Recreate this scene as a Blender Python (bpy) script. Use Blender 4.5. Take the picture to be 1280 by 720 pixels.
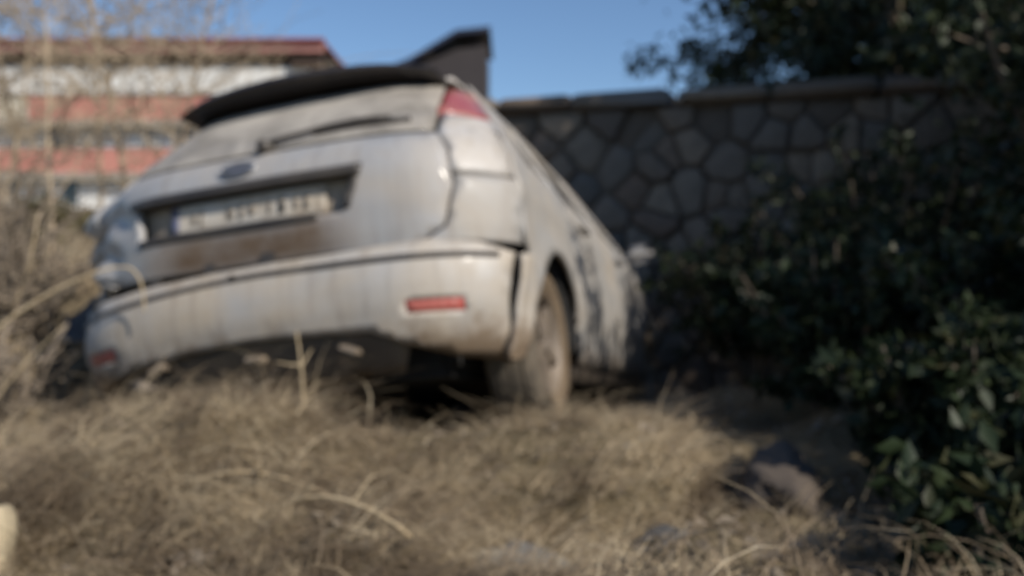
import bpy, bmesh, math, random
from mathutils import Vector, Matrix, noise
from mathutils.geometry import delaunay_2d_cdt
import numpy as np

random.seed(7)
RNG = np.random.default_rng(11)
PI = math.pi
scene = bpy.context.scene
col = scene.collection
for o in list(bpy.data.objects):
    bpy.data.objects.remove(o)

# ------------------------------------------------------------------ camera
CAM_Z = 1.55
cam = bpy.data.cameras.new('camera')
cam_o = bpy.data.objects.new('camera', cam)
col.objects.link(cam_o)
scene.camera = cam_o
cam.sensor_width = 36.0
cam.lens = 36.0 * 1108 / 1280
cam.clip_start = 0.02
cam.clip_end = 3000
cam_o.location = (0, 0, CAM_Z)
cam_o.rotation_euler = (math.radians(90 - 1.55), 0, 0)
# the photograph is soft all over: a lens focused well in front of everything
cam.dof.use_dof = True
cam.dof.focus_distance = 0.60
cam.dof.aperture_fstop = 4.0
cam.dof.aperture_blades = 0

# ------------------------------------------------------------------ sky, sun, exposure
SUN_EL = 38.0
SUN_AZ = 47.0      # degrees from straight behind the camera, towards the right
az = math.radians(SUN_AZ); el = math.radians(SUN_EL)
SUN_DIR = Vector((math.sin(az) * math.cos(el), -math.cos(az) * math.cos(el), math.sin(el)))
world = bpy.data.worlds.new('World')
scene.world = world
world.use_nodes = True
wn = world.node_tree
wn.nodes.clear()
sky = wn.nodes.new('ShaderNodeTexSky')
sky.sky_type = 'NISHITA'
sky.sun_disc = False
sky.sun_elevation = el
sky.sun_rotation = math.atan2(SUN_DIR.x, SUN_DIR.y)
sky.air_density = 1.0
sky.dust_density = 0.2
sky.ozone_density = 5.0
bg = wn.nodes.new('ShaderNodeBackground')
bg.inputs['Strength'].default_value = 0.10
wo = wn.nodes.new('ShaderNodeOutputWorld')
wn.links.new(sky.outputs[0], bg.inputs[0])
wn.links.new(bg.outputs[0], wo.inputs[0])
sun = bpy.data.lights.new('sun', 'SUN')
sun.energy = 4.2
sun.angle = math.radians(0.53)
sun.color = (1.0, 0.93, 0.82)
sun_o = bpy.data.objects.new('sun', sun)
col.objects.link(sun_o)
sun_o.rotation_euler = SUN_DIR.to_track_quat('Z', 'Y').to_euler()
scene.view_settings.view_transform = 'Standard'
scene.view_settings.look = 'None'
scene.view_settings.exposure = 0.22
scene.view_settings.gamma = 1.0
scene.view_settings.use_curve_mapping = False
scene.cycles.max_bounces = 8
scene.cycles.transparent_max_bounces = 16


# ------------------------------------------------------------------ helpers
def sstep(a, b, x):
    t = min(1.0, max(0.0, (x - a) / (b - a)))
    return t * t * (3 - 2 * t)


def interp(x, xs, ys):
    return float(np.interp(x, xs, ys))


class MB:
    """collects vertices and faces for one mesh"""

    def __init__(self):
        self.v = []
        self.f = []

    def box(self, c, s, rot=None, bevel=0.0):
        cx, cy, cz = c
        hx, hy, hz = s[0] / 2, s[1] / 2, s[2] / 2
        b = len(self.v)
        if bevel <= 0:
            pts = [(-hx, -hy, -hz), (hx, -hy, -hz), (hx, hy, -hz), (-hx, hy, -hz),
                   (-hx, -hy, hz), (hx, -hy, hz), (hx, hy, hz), (-hx, hy, hz)]
            fs = [(0, 3, 2, 1), (4, 5, 6, 7), (0, 1, 5, 4), (1, 2, 6, 5), (2, 3, 7, 6), (3, 0, 4, 7)]
        else:
            bm = bmesh.new()
            bmesh.ops.create_cube(bm, size=1.0)
            bmesh.ops.scale(bm, vec=s, verts=bm.verts)
            bmesh.ops.bevel(bm, geom=bm.edges[:], offset=bevel, segments=2, affect='EDGES')
            bm.verts.index_update()
            pts = [tuple(v.co) for v in bm.verts]
            fs = [tuple(v.index for v in f.verts) for f in bm.faces]
            bm.free()
        for p in pts:
            q = Vector(p)
            if rot is not None:
                q = rot @ q
            self.v.append((q.x + cx, q.y + cy, q.z + cz))
        for f in fs:
            self.f.append(tuple(i + b for i in f))
        return self

    def tube(self, pts, rad, n=6, cap=True):
        pts = [Vector(p) for p in pts]
        if not hasattr(rad, '__len__'):
            rad = [rad] * len(pts)
        b = len(self.v)
        for i, p in enumerate(pts):
            if i == 0:
                d = pts[1] - pts[0]
            elif i == len(pts) - 1:
                d = pts[-1] - pts[-2]
            else:
                d = pts[i + 1] - pts[i - 1]
            d.normalize()
            up = Vector((0, 0, 1)) if abs(d.z) < 0.9 else Vector((1, 0, 0))
            a = d.cross(up).normalized()
            c = d.cross(a)
            for k in range(n):
                t = 2 * PI * k / n
                q = p + (a * math.cos(t) + c * math.sin(t)) * rad[i]
                self.v.append(tuple(q))
        for i in range(len(pts) - 1):
            for k in range(n):
                k2 = (k + 1) % n
                self.f.append((b + i * n + k, b + i * n + k2, b + (i + 1) * n + k2, b + (i + 1) * n + k))
        if cap:
            self.f.append(tuple(b + k for k in range(n))[::-1])
            e = b + (len(pts) - 1) * n
            self.f.append(tuple(e + k for k in range(n)))
        return self

    def lathe(self, prof, n=32, axis='x', centre=(0, 0, 0), closed=False):
        """prof: list of (along axis, radius)"""
        b = len(self.v)
        m = len(prof)
        for k in range(n):
            t = 2 * PI * k / n
            for a, r in prof:
                if axis == 'x':
                    p = (a, r * math.cos(t), r * math.sin(t))
                elif axis == 'y':
                    p = (r * math.cos(t), a, r * math.sin(t))
                else:
                    p = (r * math.cos(t), r * math.sin(t), a)
                self.v.append((p[0] + centre[0], p[1] + centre[1], p[2] + centre[2]))
        for k in range(n):
            k2 = (k + 1) % n
            for i in range(m if closed else m - 1):
                j = (i + 1) % m
                self.f.append((b + k * m + i, b + k * m + j, b + k2 * m + j, b + k2 * m + i))
        return self

    def mesh(self, name, smooth=True, recalc=True):
        me = bpy.data.meshes.new(name)
        me.from_pydata(self.v, [], self.f)
        me.update()
        if recalc:
            bm = bmesh.new()
            bm.from_mesh(me)
            bmesh.ops.recalc_face_normals(bm, faces=bm.faces)
            bm.to_mesh(me)
            bm.free()
        if smooth:
            me.polygons.foreach_set('use_smooth', [True] * len(me.polygons))
        return me

    def build(self, name, mat, parent=None, smooth=False, recalc=True, autosmooth=None):
        me = self.mesh(name, smooth, recalc)
        if autosmooth:
            sharp_by_angle(me, autosmooth)
        return link(name, me, mat, parent)


def sharp_by_angle(me, deg):
    me.polygons.foreach_set('use_smooth', [True] * len(me.polygons))
    me.set_sharp_from_angle(angle=math.radians(deg))


def link(name, me, mat, parent=None):
    o = bpy.data.objects.new(name, me)
    if mat is not None and len(me.materials) == 0:
        me.materials.append(mat)
    col.objects.link(o)
    if parent is not None:
        o.parent = parent
    return o


def tag(o, label=None, cat=None, group=None, kind=None):
    if label: o['label'] = label
    if cat: o['category'] = cat
    if group: o['group'] = group
    if kind: o['kind'] = kind
    return o


def empty(name, loc=(0, 0, 0), rot=(0, 0, 0)):
    o = bpy.data.objects.new(name, None)
    o.empty_display_size = 0.2
    col.objects.link(o)
    o.location = loc
    o.rotation_euler = rot
    return o


def copy_tree(o, parent=None):
    c = o.copy()
    col.objects.link(c)
    c.parent = parent
    for ch in o.children:
        copy_tree(ch, c)
    return c


def fast_mesh(name, verts, faces_n, loops, smooth=False):
    """verts (N,3) array, all faces with faces_n corners, loops flat index array"""
    me = bpy.data.meshes.new(name)
    me.vertices.add(len(verts))
    me.vertices.foreach_set('co', np.asarray(verts, dtype=np.float32).ravel())
    nf = len(loops) // faces_n
    me.loops.add(len(loops))
    me.loops.foreach_set('vertex_index', np.asarray(loops, dtype=np.int32))
    me.polygons.add(nf)
    me.polygons.foreach_set('loop_start', np.arange(0, nf * faces_n, faces_n, dtype=np.int32))
    me.polygons.foreach_set('loop_total', np.full(nf, faces_n, dtype=np.int32))
    me.update(calc_edges=True)
    if smooth:
        me.polygons.foreach_set('use_smooth', [True] * nf)
    return me


# ------------------------------------------------------------------ materials
def new_mat(name):
    m = bpy.data.materials.new(name)
    m.use_nodes = True
    nt = m.node_tree
    nt.nodes.clear()
    out = nt.nodes.new('ShaderNodeOutputMaterial')
    b = nt.nodes.new('ShaderNodeBsdfPrincipled')
    nt.links.new(b.outputs[0], out.inputs[0])
    return m, nt, b, out


def noise_node(nt, scale, detail=5.0, rough=0.55, coord='Object', dist=0.0):
    tc = nt.nodes.new('ShaderNodeTexCoord')
    n = nt.nodes.new('ShaderNodeTexNoise')
    n.inputs['Scale'].default_value = scale
    n.inputs['Detail'].default_value = detail
    n.inputs['Roughness'].default_value = rough
    n.inputs['Distortion'].default_value = dist
    nt.links.new(tc.outputs[coord], n.inputs['Vector'])
    return n


def ramp(nt, src, stops):
    r = nt.nodes.new('ShaderNodeValToRGB')
    cr = r.color_ramp
    while len(cr.elements) < len(stops):
        cr.elements.new(0.5)
    for e, (p, c) in zip(cr.elements, stops):
        e.position = p
        e.color = (c[0], c[1], c[2], 1.0) if hasattr(c, '__len__') else (c, c, c, 1.0)
    nt.links.new(src, r.inputs[0])
    return r


def mixcol(nt, fac, a, b):
    m = nt.nodes.new('ShaderNodeMix')
    m.data_type = 'RGBA'
    for sock, val in ((m.inputs[0], fac), (m.inputs[6], a), (m.inputs[7], b)):
        if hasattr(val, 'links') or isinstance(val, bpy.types.NodeSocket):
            nt.links.new(val, sock)
        elif hasattr(val, '__len__'):
            sock.default_value = (val[0], val[1], val[2], 1)
        else:
            sock.default_value = val
    return m.outputs[2]


def bump(nt, b, src, strength=0.4, dist=0.02):
    bp = nt.nodes.new('ShaderNodeBump')
    bp.inputs['Strength'].default_value = strength
    bp.inputs['Distance'].default_value = dist
    nt.links.new(src, bp.inputs['Height'])
    nt.links.new(bp.outputs[0], b.inputs['Normal'])


def simple(name, c1, c2=None, scale=6.0, rough=0.7, metallic=0.0, bmp=0.0, detail=5.0, coord='Object', spec=0.5):
    m, nt, b, out = new_mat(name)
    b.inputs['Roughness'].default_value = rough
    b.inputs['Metallic'].default_value = metallic
    b.inputs['Specular IOR Level'].default_value = spec
    if c2 is None:
        c2 = tuple(x * 0.8 for x in c1)
    n = noise_node(nt, scale, detail, coord=coord)
    r = ramp(nt, n.outputs['Fac'], [(0.3, c1), (0.7, c2)])
    nt.links.new(r.outputs[0], b.inputs['Base Color'])
    if bmp > 0:
        bump(nt, b, n.outputs['Fac'], bmp, 0.01)
    return m


def island_mat(name, cols, rough=0.7, translucent=0.0, spec=0.3, clump=None):
    """colour varies from leaf to leaf / strand to strand"""
    m, nt, b, out = new_mat(name)
    g = nt.nodes.new('ShaderNodeNewGeometry')
    k = len(cols)
    r = ramp(nt, g.outputs['Random Per Island'], [(i / max(1, k - 1), c) for i, c in enumerate(cols)])
    colour = r.outputs[0]
    if clump:
        n = noise_node(nt, clump[0], 4, .6)
        cf = ramp(nt, n.outputs['Fac'], [(.45, 0.0), (.58, .9)])
        colour = mixcol(nt, cf.outputs[0], colour, clump[1])
    nt.links.new(colour, b.inputs['Base Color'])
    b.inputs['Roughness'].default_value = rough
    b.inputs['Specular IOR Level'].default_value = spec
    if translucent > 0:
        t = nt.nodes.new('ShaderNodeBsdfTranslucent')
        nt.links.new(colour, t.inputs[0])
        mx = nt.nodes.new('ShaderNodeMixShader')
        mx.inputs[0].default_value = translucent
        nt.links.new(b.outputs[0], mx.inputs[1])
        nt.links.new(t.outputs[0], mx.inputs[2])
        nt.links.new(mx.outputs[0], out.inputs[0])
    return m


DUST = (0.43, 0.35, 0.255)
MUD = (0.17, 0.115, 0.068)


def dirty(name, base, rough=0.35, metallic=0.0, dust=0.35, mud=0.6, coat=0.0, mud_z=0.42, spec=0.5, mudband=None):
    """a car surface with settled dust in patches and splashed mud low on the body"""
    m, nt, b, out = new_mat(name)
    tc = nt.nodes.new('ShaderNodeTexCoord')
    sep = nt.nodes.new('ShaderNodeSeparateXYZ')
    nt.links.new(tc.outputs['Object'], sep.inputs[0])
    n1 = noise_node(nt, 3.2, 8, 0.62, dist=0.5)
    n2 = noise_node(nt, 11.0, 8, 0.7)
    n3 = noise_node(nt, 60.0, 4, 0.6)
    d = ramp(nt, n1.outputs['Fac'], [(0.30, 0.15 * dust), (0.72, min(1.0, 1.6 * dust))])
    # mud: strong low, fading with height, broken by noise
    mr = nt.nodes.new('ShaderNodeMapRange')
    mr.inputs['From Min'].default_value = mud_z + 0.16
    mr.inputs['From Max'].default_value = mud_z - 0.16
    mr.inputs['To Min'].default_value = 0.0
    mr.inputs['To Max'].default_value = 1.0
    nt.links.new(sep.outputs['Z'], mr.inputs['Value'])
    add = nt.nodes.new('ShaderNodeMath'); add.operation = 'ADD'
    nt.links.new(mr.outputs[0], add.inputs[0])
    nt.links.new(n2.outputs['Fac'], add.inputs[1])
    mm = ramp(nt, add.outputs[0], [(0.62, 0.0), (0.95, mud)])
    fac = mm.outputs[0]
    c1 = mixcol(nt, d.outputs[0], base, DUST)
    sp = ramp(nt, n3.outputs['Fac'], [(0.60, 0.0), (0.72, 0.45 * dust)])
    c2 = mixcol(nt, sp.outputs[0], c1, MUD)
    mp = nt.nodes.new('ShaderNodeMapping')
    mp.inputs['Scale'].default_value = (16.0, 9.0, 1.3)
    nt.links.new(tc.outputs['Object'], mp.inputs['Vector'])
    n4 = nt.nodes.new('ShaderNodeTexNoise')
    n4.inputs['Scale'].default_value = 1.6
    n4.inputs['Detail'].default_value = 6
    nt.links.new(mp.outputs[0], n4.inputs['Vector'])
    st = ramp(nt, n4.outputs['Fac'], [(0.50, 0.0), (0.72, min(.4, .75 * dust))])
    c2 = mixcol(nt, st.outputs[0], c2, (.20, .155, .11))
    c3 = mixcol(nt, fac, c2, MUD)
    if mudband is not None:
        x0, x1, z0, z1 = mudband          # a patch of splashed mud with soft ragged edges
        prod = None
        for sock, lo, hi, w in (('X', x0, x1, 0.10), ('Z', z0, z1, 0.05)):
            for (e0, e1) in ((lo - w, lo + w), (hi + w, hi - w)):
                q = nt.nodes.new('ShaderNodeMapRange')
                q.inputs['From Min'].default_value = e0
                q.inputs['From Max'].default_value = e1
                nt.links.new(sep.outputs[sock], q.inputs['Value'])
                if prod is None:
                    prod = q.outputs[0]
                else:
                    mu = nt.nodes.new('ShaderNodeMath'); mu.operation = 'MULTIPLY'
                    nt.links.new(prod, mu.inputs[0]); nt.links.new(q.outputs[0], mu.inputs[1])
                    prod = mu.outputs[0]
        mu = nt.nodes.new('ShaderNodeMath'); mu.operation = 'MULTIPLY'
        rr = ramp(nt, n2.outputs['Fac'], [(0.25, 0.7), (0.6, 1.0)])
        nt.links.new(prod, mu.inputs[0]); nt.links.new(rr.outputs[0], mu.inputs[1])
        c3 = mixcol(nt, mu.outputs[0], c3, (0.13, 0.085, 0.052))
    nt.links.new(c3, b.inputs['Base Color'])
    tot = nt.nodes.new('ShaderNodeMath'); tot.operation = 'MAXIMUM'
    nt.links.new(d.outputs[0], tot.inputs[0]); nt.links.new(fac, tot.inputs[1])
    rr = nt.nodes.new('ShaderNodeMapRange')
    rr.inputs['To Min'].default_value = rough
    rr.inputs['To Max'].default_value = 0.92
    nt.links.new(tot.outputs[0], rr.inputs['Value'])
    nt.links.new(rr.outputs[0], b.inputs['Roughness'])
    if metallic > 0:
        mt = nt.nodes.new('ShaderNodeMapRange')
        mt.inputs['To Min'].default_value = metallic
        mt.inputs['To Max'].default_value = 0.0
        nt.links.new(tot.outputs[0], mt.inputs['Value'])
        nt.links.new(mt.outputs[0], b.inputs['Metallic'])
    b.inputs['Specular IOR Level'].default_value = spec
    b.inputs['Coat Weight'].default_value = coat
    b.inputs['Coat Roughness'].default_value = 0.15
    bump(nt, b, n2.outputs['Fac'], 0.08, 0.01)
    return m


def glass_mat(name, tint, dust):
    m, nt, b, out = new_mat(name)
    nt.nodes.remove(b)
    tr = nt.nodes.new('ShaderNodeBsdfTransparent')
    tr.inputs[0].default_value = (*tint, 1)
    gl = nt.nodes.new('ShaderNodeBsdfGlossy')
    gl.inputs['Roughness'].default_value = 0.06
    fr = nt.nodes.new('ShaderNodeFresnel')
    fr.inputs[0].default_value = 1.5
    mx = nt.nodes.new('ShaderNodeMixShader')
    nt.links.new(fr.outputs[0], mx.inputs[0])
    nt.links.new(tr.outputs[0], mx.inputs[1])
    nt.links.new(gl.outputs[0], mx.inputs[2])
    df = nt.nodes.new('ShaderNodeBsdfDiffuse')
    n = noise_node(nt, 4.0, 7, 0.65, dist=0.6)
    dr = ramp(nt, n.outputs['Fac'], [(0.3, max(0.0, dust - 0.4)), (0.66, min(1.0, dust + 0.15))])
    df.inputs[0].default_value = (0.46, 0.42, 0.37, 1)
    m2 = nt.nodes.new('ShaderNodeMixShader')
    nt.links.new(dr.outputs[0], m2.inputs[0])
    nt.links.new(mx.outputs[0], m2.inputs[1])
    nt.links.new(df.outputs[0], m2.inputs[2])
    nt.links.new(m2.outputs[0], out.inputs[0])
    return m


M = {}
M['paint'] = dirty('silver_paint', (0.34, 0.35, 0.365), 0.5, 0.25, dust=0.42, mud=0.85, coat=0.1, mud_z=0.24)
M['paint_gate'] = dirty('silver_tailgate_paint', (0.37, 0.38, 0.40), 0.50, 0.25, dust=0.38, mud=0.85, coat=0.2, mud_z=0.2,
                        mudband=(-0.40, 0.34, 0.62, 0.775))
M['bumper'] = dirty('silver_bumper_paint', (0.43, 0.42, 0.41), 0.5, 0.2, dust=0.72, mud=0.9, coat=0.05, mud_z=0.27)
M['black_trim'] = dirty('black_plastic', (0.014, 0.014, 0.016), 0.42, 0.0, dust=0.10, mud=0.5, mud_z=0.2)
M['spoiler'] = dirty('black_spoiler', (0.010, 0.010, 0.014), 0.3, 0.0, dust=0.05, mud=0.0, mud_z=-1)
M['under'] = dirty('grey_lower_plastic', (0.022, 0.022, 0.024), 0.6, 0.0, dust=0.14, mud=0.3, mud_z=0.28)
M['recess'] = dirty('plate_recess', (0.22, 0.20, 0.18), 0.6, 0.0, dust=0.75, mud=0.5, mud_z=0.74)
M['red_lens'] = dirty('red_lens', (0.34, 0.012, 0.02), 0.2, 0.0, dust=0.36, mud=0.2, mud_z=0.2, coat=0.6)
M['reflector'] = dirty('red_reflector', (0.42, 0.03, 0.035), 0.3, 0.0, dust=0.30, mud=0.3, mud_z=0.3)
M['clear_lens'] = dirty('clear_lens', (0.50, 0.50, 0.51), 0.35, 0.1, dust=0.45, mud=0.2, mud_z=0.2, coat=0.1)
M['rear_glass'] = glass_mat('dusty_rear_glass', (0.12, 0.13, 0.14), 0.78)
M['glass'] = glass_mat('tinted_side_glass', (0.10, 0.12, 0.14), 0.06)
M['tyre'] = dirty('tyre_rubber', (0.022, 0.022, 0.023), 0.8, 0.0, dust=0.28, mud=0.5, mud_z=0.1, spec=0.2)
M['rim'] = dirty('alloy_rim', (0.22, 0.22, 0.225), 0.35, 0.6, dust=0.4, mud=0.5, mud_z=0.12)
M['dark_inside'] = simple('dark_interior', (0.012, 0.012, 0.013), (0.02, 0.019, 0.018), 8, 0.9)
M['seat'] = simple('seat_cloth', (0.035, 0.035, 0.04), (0.05, 0.05, 0.055), 40, 0.95)
M['plate'] = dirty('plate_white', (0.56, 0.54, 0.50), 0.5, 0.0, dust=0.75, mud=0.55, mud_z=0.72)
M['plate_blue'] = simple('plate_blue', (0.09, 0.10, 0.17), (0.19, 0.17, 0.16), 20, 0.5)
M['plate_ink'] = simple('plate_ink', (0.12, 0.105, 0.09), (0.32, 0.27, 0.21), 34, 0.6)
M['badge'] = simple('badge_dull', (0.10, 0.11, 0.14), (0.17, 0.17, 0.18), 30, 0.35, 0.4)
M['chrome'] = simple('badge_rim', (0.5, 0.5, 0.5), (0.35, 0.33, 0.3), 30, 0.3, 0.9)
M['exhaust'] = simple('exhaust_steel', (0.20, 0.17, 0.14), (0.09, 0.07, 0.055), 14, 0.6, 0.5)

# ------------------------------------------------------------------ car pose (used by the terrain too)
CAR_T = Vector((-0.88, 2.95, CAM_Z - 0.617))
CAR_M = (Matrix.Translation(CAR_T) @ Matrix.Rotation(math.radians(-17.0), 4, 'Z')
         @ Matrix.Rotation(math.radians(-8.8), 4, 'X') @ Matrix.Rotation(math.radians(-7.2), 4, 'Y'))
CAR_I = CAR_M.inverted()
CAR_N = (CAR_M.to_3x3() @ Vector((0, 0, 1)))


def car_plane(x, y):
    return CAR_T.z - (CAR_N.x * (x - CAR_T.x) + CAR_N.y * (y - CAR_T.y)) / CAR_N.z


def nz(x, y, s, seed=0.0):
    return noise.noise(Vector((x * s + seed, y * s - seed * 1.7, seed)))


def H(x, y):
    """ground height"""
    base = 0.93 + 0.13 * nz(x, y, 0.9, 3.1) + 0.095 * nz(x, y, 2.3, 8.0) + 0.02 * nz(x, y, 7.0, 1.0)
    # the tussocky mound behind the car
    base += 0.21 * math.exp(-(((x + 0.98) / 0.40) ** 2 + ((y - 2.42) / 0.38) ** 2))
    base -= 0.32 * math.exp(-(((x + 1.66) / 0.26) ** 2 + ((y - 3.08) / 0.34) ** 2))
    base -= 0.14 * math.exp(-(((x + 1.02) / 0.13) ** 2 + ((y - 1.80) / 0.30) ** 2))
    base += 0.05 * math.exp(-(((x + 0.5) / 0.35) ** 2 + ((y - 1.9) / 0.35) ** 2))
    base -= 0.10 * math.exp(-(((x - 0.05) / 0.18) ** 2 + ((y - 2.0) / 0.35) ** 2))
    base -= 0.30 * sstep(1.2, 0.2, y)
    if -3.5 < x < 3.0 and .4 < y < 5.5:
        f1 = noise.voronoi(Vector((x * 2.9 + .15 * nz(x, y, 5, 2), y * 2.9, 0.3)))[0][0]
        base += .11 * (max(0.0, 1 - (f1 / .62) ** 2) - .4) * sstep(.5, .9, y) * sstep(5.4, 4.4, y)
    # bank to the left of the car
    base += 0.50 * sstep(-1.75, -3.0, x) * sstep(2.6, 4.6, y)
    # slope up to the apartment block
    k = sstep(9.0, 44.0, y) * sstep(24, -4, x)
    base += 2.75 * k + 0.25 * nz(x, y, 0.16, 5.0) * sstep(6, 14, y)
    base += 0.8 * nz(x, y, 0.012, 2.0) * sstep(60, 200, y)
    # flat under the car
    l = CAR_I @ Vector((x, y, car_plane(x, y)))
    dx = max(0.0, abs(l.x) - 0.98)
    dy = max(0.0, -0.05 - l.y, l.y - 4.6)
    w = sstep(0.75, 0.0, math.hypot(dx, dy * 1.6))
    pl = car_plane(x, y) if w > 0 else 0.0
    return base * (1 - w) + (pl + 0.012 * nz(x, y, 6.0, 1.0)) * w


# ------------------------------------------------------------------ ground
def make_ground():
    m, nt, b, out = new_mat('dry_earth')
    n1 = noise_node(nt, 0.55, 8, 0.6)
    n2 = noise_node(nt, 7.0, 9, 0.7)
    n3 = noise_node(nt, 45.0, 6, 0.7)
    r1 = ramp(nt, n2.outputs['Fac'], [(0.28, (0.055, 0.040, 0.027)), (0.5, (0.15, 0.112, 0.070)), (0.72, (0.27, 0.21, 0.135))])
    r2 = ramp(nt, n1.outputs['Fac'], [(0.35, 0.0), (0.65, 0.55)])
    c = mixcol(nt, r2.outputs[0], r1.outputs[0], (0.20, 0.165, 0.095))
    nt.links.new(c, b.inputs['Base Color'])
    b.inputs['Roughness'].default_value = 0.95
    b.inputs['Specular IOR Level'].default_value = 0.1
    bump(nt, b, n3.outputs['Fac'], 0.6, 0.03)

    def axis(lo, hi, d0, centre):
        out = [centre]
        d = d0
        x = centre
        while x < hi:
            x += d
            if x - centre > 4: d *= 1.07
            out.append(x)
        d = d0
        x = centre
        while x > lo:
            x -= d
            if centre - x > 4: d *= 1.07
            out.insert(0, x)
        return out
    xs = axis(-900, 900, 0.075, -0.6)
    ys = axis(-60, 1500, 0.075, 3.4)
    verts = []
    for y in ys:
        for x in xs:
            verts.append((x, y, H(x, y)))
    nx = len(xs)
    idx = np.arange(len(verts)).reshape(len(ys), nx)
    quads = np.stack([idx[:-1, :-1], idx[:-1, 1:], idx[1:, 1:], idx[1:, :-1]], -1).ravel()
    me = fast_mesh('ground', np.array(verts), 4, quads, True)
    o = link('ground', me, m)
    o['kind'] = 'structure'


make_ground()


# ------------------------------------------------------------------ far apartment block
def wall_mat(name, c, stain=0.25):
    m, nt, b, out = new_mat(name)
    n = noise_node(nt, 0.7, 8, 0.65)
    n2 = noise_node(nt, 5.0, 6, 0.7)
    r = ramp(nt, n.outputs['Fac'], [(0.3, c), (0.75, tuple(x * (1 - stain) for x in c))])
    r2 = ramp(nt, n2.outputs['Fac'], [(0.55, 0.0), (0.75, 0.35)])
    cc = mixcol(nt, r2.outputs[0], r.outputs[0], tuple(x * 0.62 for x in c))
    nt.links.new(cc, b.inputs['Base Color'])
    b.inputs['Roughness'].default_value = 0.9
    return m


M['white_wall'] = wall_mat('white_plaster', (0.80, 0.79, 0.76))
M['pink'] = wall_mat('faded_red_paint', (0.57, 0.245, 0.195), 0.2)
M['cream'] = wall_mat('cream_paint', (0.68, 0.62, 0.50), 0.2)
M['roof_red'] = wall_mat('dark_red_roof', (0.33, 0.085, 0.075), 0.3)
M['fascia'] = wall_mat('faded_fascia', (0.46, 0.22, 0.19), 0.25)
M['eave'] = wall_mat('brown_eave_boards', (0.075, 0.048, 0.035), 0.4)
M['concrete'] = wall_mat('weathered_concrete', (0.34, 0.30, 0.25), 0.35)
M['win_frame'] = simple('window_frame', (0.62, 0.60, 0.56), (0.5, 0.48, 0.44), 3, 0.6)
M['window_glass'] = simple('far_window_glass', (0.035, 0.045, 0.055), (0.06, 0.07, 0.08), 0.6, 0.08, 0.0, spec=0.8)
M['curtain'] = simple('white_curtain', (0.78, 0.79, 0.80), (0.66, 0.67, 0.68), 2.0, 0.9)


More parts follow.
